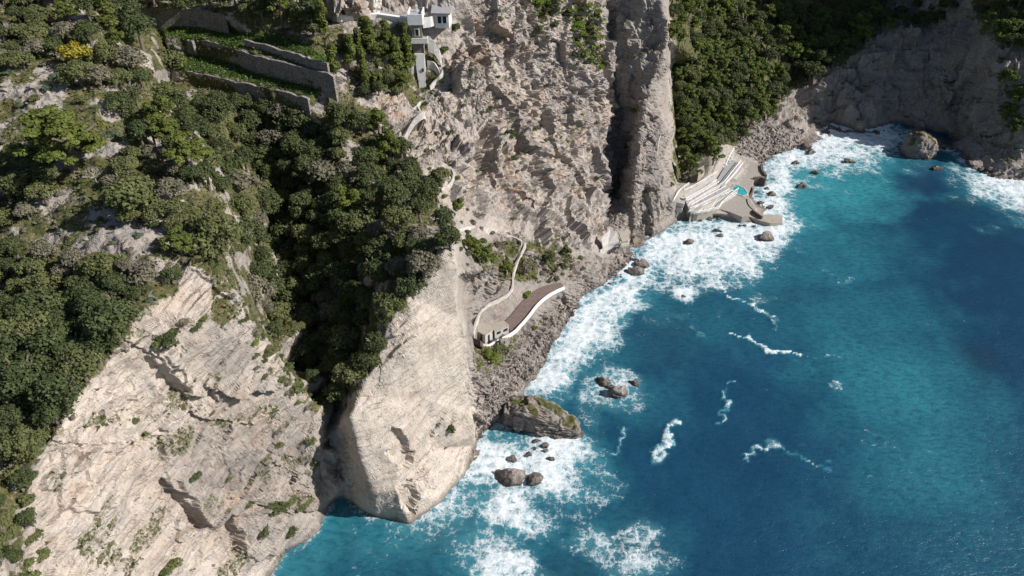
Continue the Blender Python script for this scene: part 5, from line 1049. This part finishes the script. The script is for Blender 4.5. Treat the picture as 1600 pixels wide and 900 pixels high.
# pool
pc = ptz(1152.5, 296, 2.6); t = empty('pool', pc); tag(t, 'small teal lens shaped sea water pool in the concrete platform', 'pool')
PO = [(1137,291),(1141,288.5),(1148,288),(1156,291),(1163,295),(1167.5,301),(1166,304),(1160,305.5),(1152,303),(1145,299),(1139,295)]
PW = NT('pool_water'); PW.set(PW.b, 'Base Color', PW.mix(PW.ramp(PW.noise(.35, 3, .6, PW.pos()), [(.4, 0), (.55, 1)]), (.02, .20, .22, 1), (.04, .36, .38, 1))); PW.b.inputs['Roughness'].default_value = .12
mb = MB(); pw = g(PO, 2.62); mb.prism(pw, 2.0, 2.60); mb.build('pool_water', PW.m, t)
mb = MB(); q = [Vector((*p, 2.62)) for p in shrink(pw, 1.06)]; mb.ribbon(q+[q[0]], .12, .5, .35); mb.build('pool_rim', CONCL, t)
# stepped railed decks
L1 = [(1071,314),(1096,300),(1119,285)]; L2 = [(1075,322),(1100,307),(1128,290),(1142,273),(1157,254.5)]; L3 = [(1077,330),(1091,324),(1115,312),(1139,299)]; L4 = [(1075,333),(1089,334.5),(1106,331.5),(1122,327),(1129,318),(1151,304)]
L0 = [(1068,302),(1090,290),(1108,279),(1120,272)]
def strip(nm, a, b, z, mat, lb):
    pl = a+b[::-1]; q = g(pl, z); t = empty(nm, (q[0][0], q[0][1], z)); tag(t, lb, 'deck'); mb = MB(); mb.prism(q, z-.3, z); mb.build('slab', mat, t)
    mb = MB(); mb.prism(shrink(q, .93), -1.5, z-.3); mb.build('support', ROOFM, t); return t
strip('railed_deck', L0, [(1071,313.6),(1096,299.6),(1119,284.6)], 6.8, CONCL, 'highest pale sun deck, against the slope under the round pines')
strip('railed_deck', L1, [(1075,322),(1100,307),(1126,291)], 5.6, CONCL, 'second pale sun deck with a long white railing')
strip('railed_deck', [(1076,322.5),(1100,307.6),(1128,290.6)], [(1078,330),(1091,324),(1115,312),(1139,299)], 4.4, GREYF, 'third sun deck, grey, in the middle of the white railings')
strip('railed_deck', [(1079,330.3),(1091,324.6),(1115,312.6),(1139,299.6)], [(1082,333.6),(1089,334),(1106,331),(1122,326.5),(1129,317.5),(1151,304)], 3.2, CONCL, 'lowest railed deck whose front curves above the sun platform')
deck('upper_deck', [(1119,283),(1127.5,290),(1142,273),(1156,255),(1143,249),(1132,262)], 5.5, GREYF, 'smooth light grey upper deck rising to the right above the pool')
def steps(pl0, pl1, n_, z0, z1, name, label, mat=CONCL):
    a0, b0 = [np.array(p, float) for p in pl0]; a1, b1 = [np.array(p, float) for p in pl1]; mb = MB()
    for k in range(n_):
        u0, u1 = k/n_, (k+.97)/n_; pm = (a0+b0)/2*(1-u0)+(a1+b1)/2*u0; z = hit(*pm).z+.35; mb.prism([tuple(ptz(*(a0+(a1-a0)*u0), z)[:2]), tuple(ptz(*(b0+(b1-b0)*u0), z)[:2]), tuple(ptz(*(b0+(b1-b0)*u1), z)[:2]), tuple(ptz(*(a0+(a1-a0)*u1), z)[:2])], z-1.6, z)
    tag(mb.build(name, mat), label, 'stairs')
steps([(1121,272), (1130,277)], [(1138,233), (1147,238)], 16, 7.4, 9.6, 'stair_flight', 'long pale stair flight climbing behind the upper deck to the rockfall')
steps([(1050,322), (1066,326)], [(1058,305), (1072,308)], 7, 6, 8, 'stair_flight', 'short pale stair flight at the foot of the pillar')
deck('boulder_wall', [(1090,264),(1100,258),(1101,268),(1091,275)], 9.0, ROOFM, 'small square stone hut between the two pines above the decks', 5)
def railing(pl, z, label, hgt=1.1, mid=True, post_px=9):
    P_ = [Vector(p) for p in smooth_line([tuple(ptz(x, y, z)) for x, y in pl], 4)]; t = empty('railing', P_[0]); tag(t, label, 'railing')
    mb = MB()
    for a, b in zip(P_[:-1], P_[1:]):
        mb.bar(a+Vector((0, 0, hgt)), b+Vector((0, 0, hgt)), .12, 5)
        if mid: mb.bar(a+Vector((0, 0, hgt*.5)), b+Vector((0, 0, hgt*.5)), .075, 5)
    mb.build('rail', STEEL, t); acc = 0; last = P_[0]; k = 0
    for a, b in zip(P_[:-1], P_[1:]):
        acc += (b-a).length
        if acc >= 1.9 or k == 0:
            acc = 0; k += 1; mb = MB(); mb.bar(a-Vector((0, 0, .1)), a+Vector((0, 0, hgt)), .07, 5); mb.build('post', STEEL, t)
    mb = MB(); mb.bar(P_[-1]-Vector((0, 0, .1)), P_[-1]+Vector((0, 0, hgt)), .07, 5); mb.build('post', STEEL, t)
    return t
def lerp2(A, B, t_): n_ = min(len(A), len(B)); return [(a[0]*(1-t_)+b[0]*t_, a[1]*(1-t_)+b[1]*t_) for a, b in zip(A[:n_], B[:n_])]
railing(L0[:], 6.8, 'white railing of the highest sun deck under the round pines')
railing(L1, 6.8, 'white railing between the highest and the second sun deck')
railing(L2, 5.6, 'longest white railing, running from the pillar up to the rockfall')
railing([(1132,291),(1147,275),(1160,258)], 5.5, 'second white railing beside the smooth upper deck')
railing(L3, 4.4, 'white railing between the third and the lowest sun deck')
railing(L4, 3.2, 'outermost curved white railing above the sun platform')
railing([(1079,325),(1098,314),(1120,302),(1133,295)], 4.4, 'white railing down the middle of the third sun deck', mid=False)
railing([(1088,329),(1104,322),(1124,311),(1145,301)], 3.2, 'white railing down the middle of the lowest sun deck', mid=False)
railing([(1073,318),(1098,303),(1122,288)], 5.6, 'white railing down the middle of the second sun deck', mid=False)
railing([(1128,318),(1140,308),(1150,300),(1153,298)], 2.6, 'short white railing ending at the pool steps')
railing([(1133,262),(1139,248),(1146,236)], 9.2, 'white hand rail of the long stair flight')
railing([(1052,316),(1062,300),(1076,290)], 8, 'white railing by the short stairs at the pillar foot')
mb = MB()
for a, b in [((1076,331),(1090,321)),((1091,333),(1105,318)),((1108,330),(1122,308)),((1096,303),(1104,322))]: mb.bar(ptz(*a, 5.1), ptz(*b, 5.6), .07, 5)
tag(mb.build('sunshade_frame', STEEL), 'bare white sunshade bars laid across the lowest decks', 'frame')
mb = MB(); L = [Vector(v)+Vector((0, -.5, .5)) for v in HP_([(1032,211),(1029,222),(1026,232),(1024,243)])]
for a, b in zip(L[:-1], L[1:]): mb.bar(a, b, .10, 5)
tag(mb.build('hand_rail', STEEL), 'thin white rail up the lower face of the rock pillar', 'railing')
